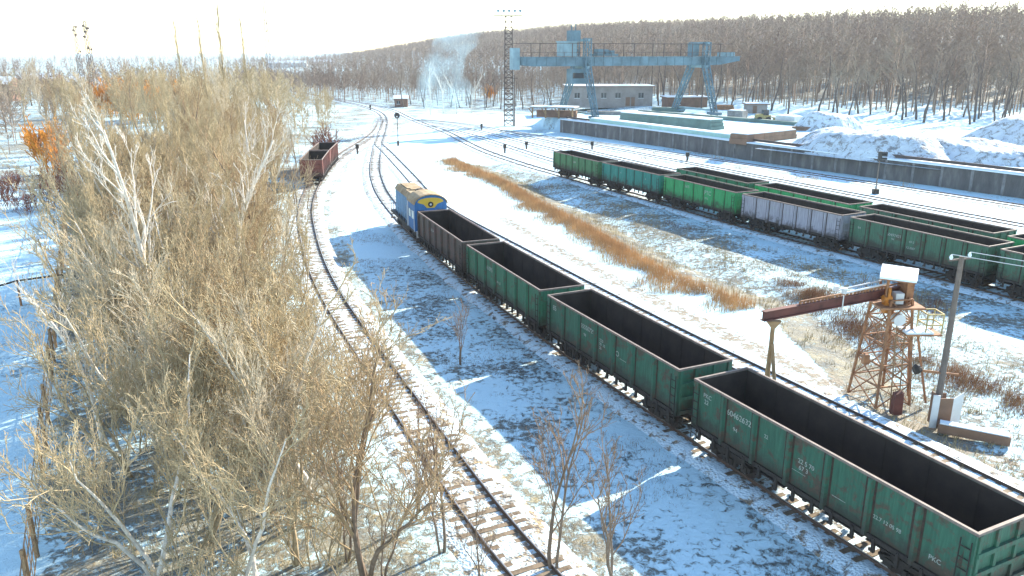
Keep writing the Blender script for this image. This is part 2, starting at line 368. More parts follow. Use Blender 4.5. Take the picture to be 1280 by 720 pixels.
def build_ground():
    xs = np.concatenate([-np.geomspace(140, 5200, 26)[::-1], np.arange(-135, -60, 3.0), np.arange(-60, 75, .6), np.arange(75, 150, 3.0), np.geomspace(155, 5200, 26)])
    ys = np.concatenate([np.arange(-60, 14, 6.0), np.arange(14, 150, .6), np.arange(150, 300, 2.5), np.geomspace(302, 7000, 40)])
    X, Y = np.meshgrid(xs, ys); Z = ground_h(X, Y)
    # keep the sheet below every ballast strip
    for P in PATH.values():
        d = dist_path(X, Y, P); Z = np.where(d < 2.6, np.minimum(Z, -.02+.02*(d > 1.8)), Z)
    nx, ny = len(xs), len(ys)
    V = np.c_[X.ravel(), Y.ravel(), Z.ravel()]
    i = np.arange(ny-1)[:, None]*nx+np.arange(nx-1)[None]; i = i.ravel()
    me = np_mesh('ground', V, np.c_[i, i+1, i+nx+1, i+nx], M['ground'], True)
    # zones: r grass showing through, g bare gravel, b straw (1) or dark weeds (0)
    sA = side_line(X, Y, A_PTS[8:]); s0 = side_line(X, Y, T0_PTS[3:]); sB = side_line(X, Y, B_PTS[8:]); sF = side_line(X, Y, FENCE)
    sR = side_line(X, Y, REED); sW = side_line(X, Y, WALL)
    nz = vnoise(X, Y, .25, 9)
    r = np.full(X.shape, .12); b = np.full(X.shape, .6)
    between = (s0 > 1) & (sA < 0); r = np.where(between, .74+.12*nz, r); b = np.where(between, .12, b)
    upper = between & (Y > 68); r = np.where(upper, .42+.14*nz, r); b = np.where(upper, .7, b)
    sunny = between & (s0 < 3.2) & (Y < 68); r = np.where(sunny, .22, r)
    belt = (sF > 0) & (s0 < -3.2); r = np.where(belt, np.where(Y > 125, .82, .98)+.2*nz, r); b = np.where(belt, .75, b)
    near0 = np.abs(s0) < 3.2; r = np.where(near0 & (s0 < 3), .85+.12*nz, r); b = np.where(near0, 1, b)
    mid = (sA > 3.5) & (sR < 0); r = np.where(mid, .34+.14*nz, r); b = np.where(mid, .4, b)
    weeds = (sR >= 0) & (sB < -1) & (Y < 130); r = np.where(weeds, .85+.2*nz, r); b = np.where(weeds, .55, b)
    rn = weeds & (sR < 3); r = np.where(rn, 1.15, r); b = np.where(rn, .9, b)
    right = (sB > 1) & (sW < 0); r = np.where(right, .60+.22*nz, r); b = np.where(right, .75, b)
    left = sF < 0; r = np.where(left, .58+.12*nz, r); b = np.where(left, .25, b)
    fl = left & (Y > 105); r = np.where(fl, .92+.2*nz, r); b = np.where(fl, .8, b)
    yard = sW > 0; r = np.where(yard, .55+.2*nz, r)
    jn = (Y > 215) & (X > -45) & (edge_dist(X, Y) > -18); r = np.where(jn, .8, r); fo = edge_dist(X, Y) > 0; ed = edge_dist(X, Y); r = np.where(fo & (X < 20), .9, np.where(fo, .55+.6*ss(ed, 25, 70), r)); b = np.where(fo, .4, b)
    T, Nn = path_frames(PATH['A']); off = PATH['A']+Nn*-10.6   # gravel strip beside the second track
    dS = dist_path(X, Y, off, 2); g = (1-ss(dS, .6, 1.9))*.62*((Y < 86) & (Y > 10))
    col = np.c_[np.clip(r, 0, 1.35).ravel(), g.ravel(), np.clip(b, 0, 1).ravel(), np.ones(r.size)]
    a = me.color_attributes.new('zone', 'FLOAT_COLOR', 'POINT'); a.data.foreach_set('color', col.astype(np.float32).ravel())
    tag(link('ground', me), kind='structure')
build_ground()
def gh(x, y): return float(ground_h(x, y))

# ------------------------------------------------------------------ railway tracks
RT = 0.25     # running surface of the rails
sl_mb = MB(); sl_mb.box(-.12, .12, -1.36, 1.36, -.02, .16)
SLEEPER = sl_mb.mesh('sleeper', M['sleeper'])
def ribbon(P, prof, name, mat, z=0.0, mats=None):
    """sweep a cross-section [(offset, z)] along the plan path"""
    T, Nn = path_frames(P); k = len(prof); V = []
    for o, zz in prof: V.append(np.c_[P+Nn*o, np.full(len(P), z+zz)])
    V = np.stack(V, 1).reshape(-1, 3); n = len(P)
    i = (np.arange(n-1)[:, None]*k+np.arange(k-1)[None]).ravel()
    return np_mesh(name, V, np.c_[i, i+1, i+k+1, i+k], mat)
def in_view(x, y, z=.2, m=.06):
    dx, dy, dz = x, y, z-CAMH; wv = dy*_c-dz*_s
    if wv < 1: return False
    px = .5+dx/wv/1.28; py = .5-(dy*_s+dz*_c)/wv/.72
    return -m < px < 1+m and -m < py < 1+m
def track(key, label, bmat, top=.085, nmax=100):
    P = PATH[key]; T, Nn = path_frames(P)
    b = ribbon(P, [(-2.2, -.12), (-1.6, top), (-1.0, top+.01), (-.8, top-.03), (0, top+.015), (.8, top-.03), (1.0, top+.01), (1.6, top), (2.2, -.12)], 'ballast', bmat); tag(link('ballast', b), kind='structure')
    root = thing('railway_track', label, 'railway track', (0, 0, 0))
    for sgn in (-1, 1):
        c = sgn*.76
        r = ribbon(P, [(c-.065, .13), (c-.065, .16), (c-.014, .165), (c-.014, .215), (c-.037, .22), (c-.037, .25), (c+.037, .25), (c+.037, .22), (c+.014, .215), (c+.014, .165), (c+.065, .16), (c+.065, .13)], 'rail', M['rail'])
        r.materials.append(M['railtop'])
        mi = np.zeros(len(r.polygons), dtype=np.int32); mi[5::11] = 1; r.polygons.foreach_set('material_index', mi)
        link('rail', r, root)
    d = np.r_[0, np.cumsum(np.hypot(*np.diff(P, axis=0).T))]
    ss_ = np.arange(0, d[-1], .56); SX = np.interp(ss_, d, P[:,0]); SY = np.interp(ss_, d, P[:,1])
    TX = np.interp(ss_, d, T[:,0]); TY = np.interp(ss_, d, T[:,1])
    vis = [i for i in range(len(ss_)) if SY[i] > 5 and in_view(SX[i], SY[i])]
    vis.sort(key=lambda i: SX[i]**2+SY[i]**2)
    indiv = set(vis[:nmax]); mb = MB(); r_ = random.Random(3)
    for i in range(len(ss_)):
        a = math.atan2(TY[i], TX[i])+r_.uniform(-.03, .03); zz = r_.uniform(-.035, .0)
        if i in indiv:
            link('sleeper', SLEEPER, root, (SX[i], SY[i], zz), a)
        elif i in set(vis) or True:
            ca, sa = math.cos(a), math.sin(a)
            vs_ = [(SX[i]+x*ca-y*sa, SY[i]+x*sa+y*ca, z+zz) for z in (-.02, .16) for x, y in ((-.12,-1.36),(.12,-1.36),(.12,1.36),(-.12,1.36))]
            mb.add(vs_, [(4,5,6,7),(0,1,5,4),(1,2,6,5),(2,3,7,6),(3,0,4,7)])
    if mb.v: tag(link('sleepers', mb.mesh('sleepers', M['sleeper']), root), kind='stuff')
track('T0', 'curved railway track with straw-coloured bed running bottom centre beside the tree belt', M['ballast_old'], .135)
track('A', 'railway track under the blue locomotive and its four wagons', M['ballast_mid'], .14, 100)
track('T2', 'empty track branching off behind the blue locomotive and running right of its wagons', M['ballast_snow'], .15, 100)
track('B', 'railway track under the long row of five different-coloured wagons', M['ballast_snow'], .145)
track('C', 'railway track under the second, rear row of wagons', M['ballast_snow'], .158, 0)
track('M3', 'snow-covered track hidden just behind the rear row of wagons', M['ballast_snow'], .158, 0)
track('T3', 'empty snowy track passing second behind the rear wagon row', M['ballast_snow'], .158, 0)
track('T4', 'empty track beside the foot of the slim signal post', M['ballast_snow'], .158, 0)
track('T5', 'empty track running close along the foot of the long concrete wall', M['ballast_snow'], .158, 0)

# ------------------------------------------------------------------ gondola wagons
CACHE = {}
def cached(key, fn):
    if key not in CACHE: CACHE[key] = fn()
    return CACHE[key]
def wheel_mesh():
    mb = MB()
    for s in (-1, 1):
        y = s*.76
        mb.tube([(0, y-.07, 0), (0, y-.05, 0), (0, y+.05, 0), (0, y+.07, 0)], [.47, .475, .475, .44] if s > 0 else [.44, .475, .475, .47], 20)
        mb.tube([(0, y+s*.07, 0), (0, y+s*.16, 0)], .14, 10)
    mb.tube([(0, -.98, 0), (0, .98, 0)], .08, 8)
    return mb.mesh('wheelset', M['wheel'])
def bogie_mesh():
    mb = MB()
    for s in (-1, 1):
        y0, y1 = s*1.02-.09, s*1.02+.09
        mb.prism([(-1.25,.42),(-1.25,.62),(-.95,.72),(-.45,.98),(.45,.98),(.95,.72),(1.25,.62),(1.25,.42),(.95,.40),(.85,.52),(.5,.52),(.38,.26),(-.38,.26),(-.5,.52),(-.85,.52),(-.95,.40)], y0, y1)
        for x in (-.2, 0, .2): mb.tube([(x, s*1.15, .34), (x, s*1.15, .62)], .09, 8)
        for x in (-.925, .925): mb.box(x-.17, x+.17, s*1.02-.14, s*1.02+.14, .33, .62)
        for x in (-1.5, 1.5): mb.box(min(x, x*.85), max(x, x*.85), s*.76-.06, s*.76+.06, .25, .7)
    mb.box(-.22, .22, -1.1, 1.1, .55, .95); mb.tube([(0, 0, .9), (0, 0, 1.1)], .3, 12)
    mb.box(-1.5, -1.4, -.9, .9, .38, .48); mb.box(1.4, 1.5, -.9, .9, .38, .48)
    return mb.mesh('bogie', M['steel'])
def gondola_parts(L, W=3.13, ztop=3.49, nb=7, deep=1.22):
    """returns function key -> mesh for wagon of length L"""
    hl, hw = L/2, W/2-.12
    def shell():          # sheet walls + floor
        mb = MB()
        mb.cur = 0
        for s in (-1, 1):
            mb.cur = 0; a, b_ = sorted((s*hw, s*(hw-.03))); mb.box(-hl+.05, hl-.05, a, b_, deep, ztop-.1)
            mb.cur = 1; a, b_ = sorted((s*(hw-.034), s*(hw-.05))); mb.box(-hl+.1, hl-.1, a, b_, deep+.17, ztop-.11)
            mb.cur = 0; a, b_ = sorted((s*(hl-.05), s*(hl-.08))); mb.box(a, b_, -hw+.035, hw-.035, deep, ztop-.1)
            mb.cur = 1; a, b_ = sorted((s*(hl-.084), s*(hl-.1))); mb.box(a, b_, -hw+.06, hw-.06, deep+.17, ztop-.11)
        mb.cur = 1; mb.box(-hl+.11, hl-.11, -hw+.06, hw-.06, deep+.1, deep+.165)
        # rusty streak ridges on the inside: a low cross rib at each bay
        for i in range(1, nb):
            x = -hl+.1+(L-.2)*i/nb
            for s in (-1, 1): a, b_ = sorted((s*(hw-.052), s*(hw-.075))); mb.box(x-.04, x+.04, a, b_, deep+.3, ztop-.2)
        return mb
    def frame():
        mb = MB()
        for s in (-1, 1):
            a, b_ = sorted((s*(hw+.002), s*(hw+.09))); mb.box(-hl+.02, hl-.02, a, b_, deep-.02, deep+.16)
        mb.box(-hl-.02, hl+.02, -.22, .22, .75, 1.16)
        for x in (-hl+.5, hl-.5, -4.33*L/12.75, 4.33*L/12.75, -1.5, 1.5, 0):
            mb.box(x-.09, x+.09, -hw, hw, .98, 1.2)
        mb.tube([(1.2, .6, .75), (1.9, .6, .75)], .2, 12); mb.tube([(-1.9, -.7, .82), (-.9, -.7, .82)], .15, 12)
        mb.tube([(-hl, .45, .8), (hl, .45, .8)], .03, 6)
        return mb
    def hatches():
        mb = MB(); n = 7; r_ = random.Random(int(L*100))
        for s in (-1, 1):
            for i in range(nb):
                xa = -hl+.15+(L-.3)*i/nb; xb = -hl+.15+(L-.3)*(i+1)/nb
                if abs((xa+xb)/2) > 4.6*L/12.75+.7: pass
                y1 = s*(hw+.03); y0 = s*.35
                d = r_.uniform(-.03, .05)
                pts = [(xa+.08, y0, 1.16), (xb-.08, y0, 1.16), (xb-.08, y1, deep-.12-d), (xa+.08, y1, deep-.12-d)]
                mb.add(pts+[(p[0], p[1], p[2]-.05) for p in pts], [(0,1,2,3),(7,6,5,4),(0,4,5,1),(1,5,6,2),(2,6,7,3),(3,7,4,0)])
                for x in (xa+.45, xb-.45):
                    a, b_ = sorted((s*(hw+.03), s*(hw+.13))); mb.box(x-.06, x+.06, a, b_, deep-.38-r_.uniform(0, .08), deep+.1)
                    a, b_ = sorted((s*(hw+.05), s*(hw+.11))); mb.box(x-.16, x+.04, a, b_, deep-.42, deep-.33)
        return mb
    def rim():
        mb = MB()
        for s in (-1, 1):
            a, b_ = sorted((s*(hw-.035), s*(hw+.07))); mb.box(-hl-.02, hl+.02, a, b_, ztop-.098, ztop)
            a, b_ = sorted((s*(hl-.10), s*(hl+.01))); mb.box(a, b_, -hw+.037, hw-.037, ztop-.097, ztop-.002)
        return mb
    def post(corner):
        mb = MB()
        if corner: mb.prismx([(0,deep),(0,ztop-.1),(-.09,ztop-.1),(-.09,deep)], -.15, .15)
        else:      # hat section, as trapezoid
            y = 0
            vs_ = []
            for z in (deep+.01, ztop-.1):
                vs_ += [(-.12,0,z),(-.065,-.15,z),(.065,-.15,z),(.12,0,z)]
            mb.add(vs_, [(0,1,5,4),(1,2,6,5),(2,3,7,6),(0,3,2,1),(4,5,6,7)])
            mb.cur = 1; mb.box(-.24, -.122, -.014, -.002, deep+.165, ztop-.1); mb.box(.122, .21, -.014, -.002, deep+.165, ztop-.1); mb.cur = 0
        return mb
    def endribs(s):
        mb = MB()
        if 1:
            for z in (deep+.05, deep+.72, deep+1.4):
                a, b_ = sorted((s*(hl-.05), s*(hl+.06))); mb.box(a, b_, -hw+.05, hw-.05, z, z+.16)
            for y in (-hw+.1, hw-.1, -.5, .5):
                a, b_ = sorted((s*(hl-.05), s*(hl+.03))); mb.box(a, b_, y-.07, y+.07, deep, ztop-.1)
        return mb
    def ladder(s):
        mb = MB(); x0 = s*(hl-.28)
        for z in np.arange(1.0, 3.2, .38): mb.bar((x0-.18, -hw-.14, z), (x0+.18, -hw-.14, z), .03)
        for dx in (-.18, .18): mb.bar((x0+dx, -hw-.14, .75), (x0+dx, -hw-.14, 3.15), .03)
        return mb
    return dict(shell=shell, frame=frame, hatches=hatches, rim=rim, post=post, endribs=endribs, ladder=ladder, hl=hl, hw=hw, deep=deep, ztop=ztop, nb=nb, L=L)
def coupler_mesh():
    mb = MB(); mb.box(0, .35, -.11, .11, .82, 1.02)
    mb.prism([(.3,.76),(.62,.76),(.66,1.08),(.3,1.08)], -.2, .2)
    mb.tube([(.1, .32, .85), (.35, .33, .6), (.5, .28, .55)], .03, 6)
    return mb.mesh('coupler', M['steel'])
def text_mesh(txt, size, mat):
    cu = bpy.data.curves.new('t', 'FONT'); cu.body = txt; cu.size = size; cu.extrude = .004
    o = bpy.data.objects.new('t', cu); COL.objects.link(o)
    bpy.context.view_layer.update()
    dg = bpy.context.evaluated_depsgraph_get()
    me = bpy.data.meshes.new_from_object(o.evaluated_get(dg)); bpy.data.objects.remove(o); bpy.data.curves.remove(cu)
    me.materials.clear(); me.materials.append(mat); return me
def wagon(x, y, rot, paint, label, group, L=12.75, texts=(), W=3.13, z=RT, key=None, nb=7, bogy=True):
    g = gondola_parts(L, W, nb=nb); key = key or paint.name; k = (key, round(L, 2), W)
    t = thing('gondola_wagon', label, 'railway wagon', (x, y, z), rot, group)
    def P_(nm, fnkey, mats, kk=None, *a): return link(nm, cached((fnkey, k, a), lambda: g[fnkey](*a).mesh(nm, mats)), t)
    P_('body', 'shell', [paint, M['coal']])
    P_('top_rim', 'rim', M['rim']); P_('underframe', 'frame', M['steel']); P_('bottom_hatches', 'hatches', M['steel'])
    P_('end_ribs', 'endribs', paint, None, -1); P_('end_ribs', 'endribs', paint, None, 1)
    nbx = g['nb']
    for s in (-1, 1):
        for i in range(nbx+1):
            c = i in (0, nbx); xx = -g['hl']+.1+(g['L']-.2)*i/nbx; xx = max(-g['hl']+.17, min(g['hl']-.17, xx))
            p = link('side_post', cached(('post', k, c), lambda: g['post'](c).mesh('side_post', [paint, M['seam']])), t, (xx, s*g['hw'], 0))
            if s > 0: p.rotation_euler = (0, 0, math.pi)
    for s in (-1, 1):
        P_('ladder', 'ladder', M['steel'], None, s)
        link('coupler', cached(('coupler',), coupler_mesh), t, (s*(g['hl']), 0, 0), 0 if s > 0 else math.pi)
        bx = s*(4.33 if L > 11.5 else 3.2)*L/12.75
        bo = link('bogie', cached(('bogie',), bogie_mesh), t, (bx, 0, 0))
        for wx in (-.925, .925): link('wheelset', cached(('wheelset',), wheel_mesh), bo, (wx, 0, .475))
    bay = (L-.2)/nbx
    for (bi, tx, zz, size, dx) in texts:
        me = cached(('text', tx, size), lambda: text_mesh(tx, size, M['text']))
        o = link('lettering', me, t, (-g['hl']+.1+bay*bi+dx, -g['hw']-.004-.003, zz)); o.rotation_euler = (math.pi/2, 0, 0)
    return t
def place_on(P, s, half=4.3):
    a = at_s(P, s-half); b_ = at_s(P, s+half); c = (a+b_)/2; return c[0], c[1], math.atan2(b_[1]-a[1], b_[0]-a[0])

GREEN_A = mat_paint('old_green_paint', (.032, .125, .078), .75)
GREEN_A2 = mat_paint('mid_green_paint', (.038, .17, .095), .6)
BROWN_A = mat_paint('dark_brown_green_paint', (.085, .075, .06), .9, (.11, .06, .05))
GREEN_B1 = mat_paint('grass_green_paint', (.06, .20, .085), .45)
TEAL_B = mat_paint('turquoise_paint', (.025, .24, .19), .3)
BRIGHT_B = mat_paint('bright_green_paint', (.03, .33, .11), .25)
GREY_B = mat_paint('pale_grey_paint', (.36, .36, .40), .2, low=1.25, high=1.75)
GREEN_B5 = mat_paint('faded_green_paint', (.055, .15, .09), .6)
RED_D = mat_paint('faded_red_paint', (.20, .06, .045), .8, (.13, .05, .035))
GA = 'open wagons coupled to the blue locomotive'
GB = 'open wagons in the front row on the right'
GC = 'open wagons in the rear row on the right'
PA = PATH['A']
sA4 = s_near(PA, 12.2, 27.1)
wag = [(BROWN_A, 'dark brown weathered open wagon coupled directly behind the blue locomotive', ((2, '61 54', 2.55, .36, .35),)),
       (GREEN_A2, 'mid-green open wagon between the dark brown wagon and the wagon lettered with a long number', ((2, '61095', 2.6, .42, .25), (3, '69 12,7', 2.1, .22, .3))),
       (GREEN_A, 'dark green open wagon, third behind the blue locomotive, with a small white crest', ((0, '85', 2.75, .42, .5), (2, '55550729', 2.70, .36, .15), (2, '94', 2.3, .26, .5), (3, '22,5\n70  12\n76', 2.55, .22, .35), (4, 'O', 2.3, .4, .15), (4, '-------', 2.2, .26, .55))),
       (GREEN_A, 'dark green open wagon nearest the camera, numbered 60462632, cut by the frame', ((0, 'PKC\n 22', 2.85, .28, .5), (1, '60462632', 2.68, .36, .17), (1, '94', 2.1, .26, .6), (2, '22', 2.6, .22, .5), (3, '22 5 70\n 67 3', 2.4, .26, .45), (3, '.............', 2.0, .24, .2), (4, '____', 1.95, .3, .3), (5, '22.7 12 05 98', 2.0, .2, .2), (6, 'PKC', 1.75, .24, .5)))]
for i, (m_, lb, tx) in enumerate(wag):
    x, y, r_ = place_on(PA, sA4-(3-i)*13.72+(.28 if i == 3 else 0))
    wagon(x, y, r_, m_, lb, GA, 13.15 if i == 3 else 12.75, tx)
PB = PATH['B']; pB = 13.17; sB5 = s_near(PB, 33.35, 63.6)
wag = [(GREEN_B1, 'grass-green open wagon at the far left end of the front row', ((3, '604', 2.5, .4, .4),)),
       (TEAL_B, 'turquoise open wagon, second in the front row', ((2, '6', 2.6, .3, .6), (5, '5', 2.5, .3, .6))),
       (BRIGHT_B, 'bright green open wagon in the front row between the turquoise and the pale grey wagon', ((2, '5675', 2.75, .4, .3), (4, 'PTC', 2.5, .62, .25), (4, 'PTC', 2.0, .3, .4))),
       (GREY_B, 'pale grey open wagon with rusty lower edge in the front row', ((2, '6151', 2.6, .4, .3), (3, '42 12', 2.5, .25, .4), (6, '----', 2.6, .4, .3))),
       (GREEN_B5, 'long faded green open wagon right of the pale grey one, lettered in white', ((0, '94', 2.6, .3, .7), (2, '60497421', 2.6, .34, .12), (2, '94', 2.3, .25, .6), (3, '69 5', 2.4, .25, .5), (3, '12.2007', 1.9, .25, .3))),
       (GREEN_B5, 'green open wagon cut off by the right edge of the photo in the front row', ())]
for i, (m_, lb, tx) in enumerate(wag):
    x, y, r_ = place_on(PB, sB5-(4-i)*pB, 4.1)
    wagon(x, y, r_, m_, lb, GB, 12.3, tx)
PC = PATH['C']; sC1 = s_near(PC, 24.1, 93.1)
wag = [(GREEN_A2, 'dark green open wagon at the left end of the rear row'),
       (BRIGHT_B, 'bright grass-green open wagon in the middle of the rear row'),
       (GREEN_B5, 'dull green open wagon of the rear row behind the long faded green one'),
       (BRIGHT_B, 'bright green open wagon of the rear row peeping out at the right edge')]
for i, (m_, lb) in enumerate(wag):
    x, y, r_ = place_on(PC, sC1+i*13.85)
    wagon(x, y, r_, m_, lb, GC, 12.75)
P0 = PATH['T0']
for (x, y, lb) in ((-27.15, 110.6, 'faded red open wagon standing half behind bare trees, nearer of two'), (-28.5, 121.6, 'faded red open wagon on the left track, farther of two')):
    x, y, r_ = place_on(P0, s_near(P0, x, y), 3.5)
    wagon(x, y, r_, RED_D, lb, 'red open wagons on the left track', 10.2, W=3.05, nb=6)

# ------------------------------------------------------------------ locomotive
def build_loco():
    sx = sA4-3*13.72-13.72/2-6.2
    x, y, r_ = place_on(PA, sx, 3.5)
    t = thing('locomotive', 'blue diesel shunting locomotive with yellow band and round emblem on its cab end', 'locomotive', (x, y, RT), r_)
    mb = MB()                                          # platform frame; +x end faces the wagons
    mb.box(-6.1, 6.0, -1.5, 1.5, 1.15, 1.38); mb.box(-5.9, 5.8, -.35, .35, .7, 1.15); link('platform', mb.mesh('platform', M['steel']), t)
    mb = MB(); mb.box(-2.0, 1.6, -1.2, 1.2, .45, 1.12); link('fuel_tank', mb.mesh('fuel_tank', M['steel']), t)
    hood = [(-1.15,1.385),(1.15,1.385),(1.15,3.75),(.85,4.12),(-.85,4.12),(-1.15,3.75)]
    mb = MB(); mb.prismx(hood, -5.0, 2.7); link('hood', mb.mesh('hood', M['bluepale']), t)
    mb = MB()
    for i in range(6):
        xa = -4.75+i*1.22
        for s in (-1, 1):
            a, b_ = sorted((s*1.152, s*1.185)); mb.box(xa, xa+1.1, a, b_, 1.6, 3.6)
            for z in np.arange(1.75, 3.5, .16): a, b_ = sorted((s*1.186, s*1.205)); mb.box(xa+.1, xa+.92, a, b_, z, z+.06)
    link('hood_doors', mb.mesh('hood_doors', M['bluepale']), t)
    # roof over hood, tan, with exhaust
    mb = MB(); mb.prismx([(-1.22,3.72),(-.88,4.2),(.88,4.2),(1.22,3.72),(.85,4.125),(-.85,4.125)], -5.05, 2.59)
    mb.box(-4.4, -1.2, -.7, .7, 4.203, 4.3); mb.box(-.9, -.2, -.5, .5, 4.203, 4.34)
    link('hood_roof', mb.mesh('hood_roof', M['locoroof']), t)
    mb = MB(); mb.tube([(1.2, 0, 4.1), (1.2, 0, 4.5)], [.5, .45], 16); mb.tube([(1.2, 0, 4.49), (1.2, 0, 4.58)], .3, 12)
    link('exhaust_fan', mb.mesh('exhaust_fan', M['steel']), t)
    mb = MB(); mb.box(-6.0, -5.06, -.95, .95, 1.385, 2.6); mb.box(-5.9, -5.2, -.85, .85, 2.6, 2.68); link('rear_box', mb.mesh('rear_box', M['blue']), t)
    # cab with arched roof line
    arch = [(-1.5,1.385),(1.5,1.385),(1.5,3.8)]+[(1.5*math.cos(a), 3.8+.85*math.sin(a)) for a in np.linspace(.15, math.pi-.15, 9)]+[(-1.5,3.8)]
    mb = MB(); mb.prismx(arch, 2.72, 5.5); cab = link('cab', mb.mesh('cab', M['blue']), t)
    rf = [(1.62*math.cos(a), 3.82+.94*math.sin(a)) for a in np.linspace(.05, math.pi-.05, 11)]
    rf2 = [(1.52*math.cos(a), 3.82+.87*math.sin(a)) for a in np.linspace(.05, math.pi-.05, 11)][::-1]
    mb = MB(); mb.prismx(rf+rf2, 2.6, 5.62); link('cab_roof', mb.mesh('cab_roof', M['locoroof']), t)
    # yellow band on the end face with emblem
    band = [(1.2*math.cos(a), 4.08+.36*math.sin(a)) for a in np.linspace(.05, math.pi-.05, 9)]+[(-1.2,4.02),(-.65,3.84),(-.35,3.5),(.35,3.5),(.65,3.84),(1.2,4.02)]
    mb = MB(); mb.prismx(band, 5.503, 5.52); link('yellow_band', mb.mesh('yellow_band', M['locoyellow']), cab)
    mb = MB(); mb.tube([(5.52, 0, 3.82), (5.56, 0, 3.82)], .25, 20); link('emblem', mb.mesh('emblem', M['black']), cab)
    mb = MB(); mb.tube([(5.562, 0, 3.82), (5.58, 0, 3.82)], .1, 14); link('emblem_star', mb.mesh('emblem_star', M['silver']), cab)
    for yy in (-.95, .95):
        mb = MB(); mb.box(5.503, 5.53, yy-.33, yy+.33, 2.6, 3.3); link('window', mb.mesh('window', M['glass']), cab)
    for s in (-1, 1):
        for xa in (3.0, 4.3):
            mb = MB(); a, b_ = sorted((s*1.503, s*1.53)); mb.box(xa, xa+.85, a, b_, 2.45, 3.2); link('window', mb.mesh('window', M['glass']), cab)
        mb = MB()
        for xa in (2.62, 5.56): mb.tube([(xa, s*1.6, 1.4), (xa, s*1.6, 3.3)], .035, 6)
        link('grab_rail', mb.mesh('grab_rail', M['silver']), t)
    mb = MB()
    mb.box(2.45, 2.7, -1.52, -1.25, 1.39, 3.7); link('door', mb.mesh('door', M['silver']), t)
    mb = MB(); mb.box(2.45, 2.7, 1.25, 1.52, 1.39, 3.7); link('door', mb.mesh('door', M['silver']), t)
    mb = MB()
    for s in (-1, 1):
        mb.bar((-6.0, s*1.45, 2.35), (2.4, s*1.45, 2.35), .045); 
        for xa in np.arange(-6, 2.5, 1.2): mb.bar((xa, s*1.45, 1.38), (xa, s*1.45, 2.35), .04)
    link('handrail', mb.mesh('handrail', M['bluepale']), t)
    mb = MB()
    for s in (-1, 1):
        for xe in (-6.05, 5.95):
            for z in (.5, .85): mb.box(xe-.25, xe+.25, s*1.3-.25, s*1.3+.25, z, z+.05)
    link('steps', mb.mesh('steps', M['steel']), t)
    mb = MB(); mb.box(5.5, 6.3, -1.45, 1.45, 1.385, 1.42); mb.box(6.0, 6.08, -1.5, 1.5, .85, 1.38); link('buffer_beam', mb.mesh('buffer_beam', M['white']), t)
    for s in (-1, 1):
        bo = link('bogie', cached(('bogie',), bogie_mesh), t, (s*3.6, 0, 0))
        for wx in (-.925, .925): link('wheelset', cached(('wheelset',), wheel_mesh), bo, (wx, 0, .475))
        link('coupler', cached(('coupler',), coupler_mesh), t, (s*6.1, 0, 0), 0 if s > 0 else math.pi)
    for s in (-1, 1):
        mb = MB(); mb.tube([(5.5, s*.9, 1.75), (5.62, s*.9, 1.75)], .13, 14); link('headlight', mb.mesh('headlight', M['silver']), t)
build_loco()

# ------------------------------------------------------------------ long retaining wall and yard beyond
def build_wall():
    P = smooth_path(WALL[1:], 1.0, 2); P = P[P[:,1] > 45]
    T, Nn = path_frames(P); Nn = -Nn                      # pointing to the yard
    t = thing('retaining_wall', 'long grey concrete retaining wall with a rail along its snowy top edge', 'wall')
    link('wall_face', ribbon(P, [(0, -.2), (0, 2.75), (-.45, 2.75), (-.45, 1.5)], 'wall_face', M['wall']), t)
    link('snowy_coping', ribbon(P, [(.12, 2.754), (.12, 2.90), (-3.9, 2.82), (-3.9, 2.3)], 'coping', M['snow']), t)
    mb = MB(); d = np.r_[0, np.cumsum(np.hypot(*np.diff(P, axis=0).T))]
    for s in np.arange(1, d[-1], 4.0):
        a = at_s(P, s); b = at_s(P, s+.3); an = math.atan2(*(b-a)[::-1]); n = np.array([math.sin(an), -math.cos(an)])
        q = a+n*.06; mb.bar((q[0], q[1], 0), (q[0], q[1], 2.75), .26)
    tag(link('pilasters', mb.mesh('pilasters', M['concrete']), t))
    link('top_rail', ribbon(P, [(-1.7, 2.95), (-1.7, 3.35), (-1.95, 3.35), (-1.95, 2.95)], 'top_rail', M['mast']), t)
    link('second_rail', ribbon(P, [(-3.3, 2.7), (-3.3, 2.95), (-3.42, 2.95), (-3.42, 2.7)], 'top_rail', M['mast']), t)
def mat_wall():
    m, t, n, l, b = new_mat('stained_concrete_wall')
    geo = n.new('ShaderNodeNewGeometry').outputs['Position']
    mp = n.new('ShaderNodeMapping'); mp.inputs['Scale'].default_value = (.5, .5, .12); l.new(geo, mp.inputs[0])
    f = noise(t, mp.outputs[0], 1.6, 6, .7); g = noise(t, geo, .12, 3, .6)
    c = ramp(t, f, [(.3, (.065, .065, .065)), (.5, (.13, .125, .12)), (.68, (.25, .235, .215))])
    l.new(mixc(t, math_(t, 'MULTIPLY', g, .5), c, (.10, .085, .07)), b.inputs['Base Color']); b.inputs['Roughness'].default_value = .9
    return m
M['wall'] = mat_wall()
build_wall()

def lattice_leg(mb, p0, p1, w0, w1, n, th):
    """four-chord lattice member with zigzag bracing"""
    p0 = Vector(p0); p1 = Vector(p1)
    def cor(f):
        c = p0.lerp(p1, f); h = (w0*(1-f)+w1*f)/2
        return [c+Vector((sx*h, sy*h, 0)) for sx, sy in ((-1,-1),(1,-1),(1,1),(-1,1))]
    for i in range(4): mb.bar(cor(0)[i], cor(1)[i], th)
    for k in range(n):
        a, b = cor(k/n), cor((k+1)/n)
        for i in range(4):
            j = (i+1) % 4
            mb.bar(a[i], b[j], th*.6) if k % 2 else mb.bar(a[j], b[i], th*.6)
            mb.bar(b[i], b[j], th*.6)

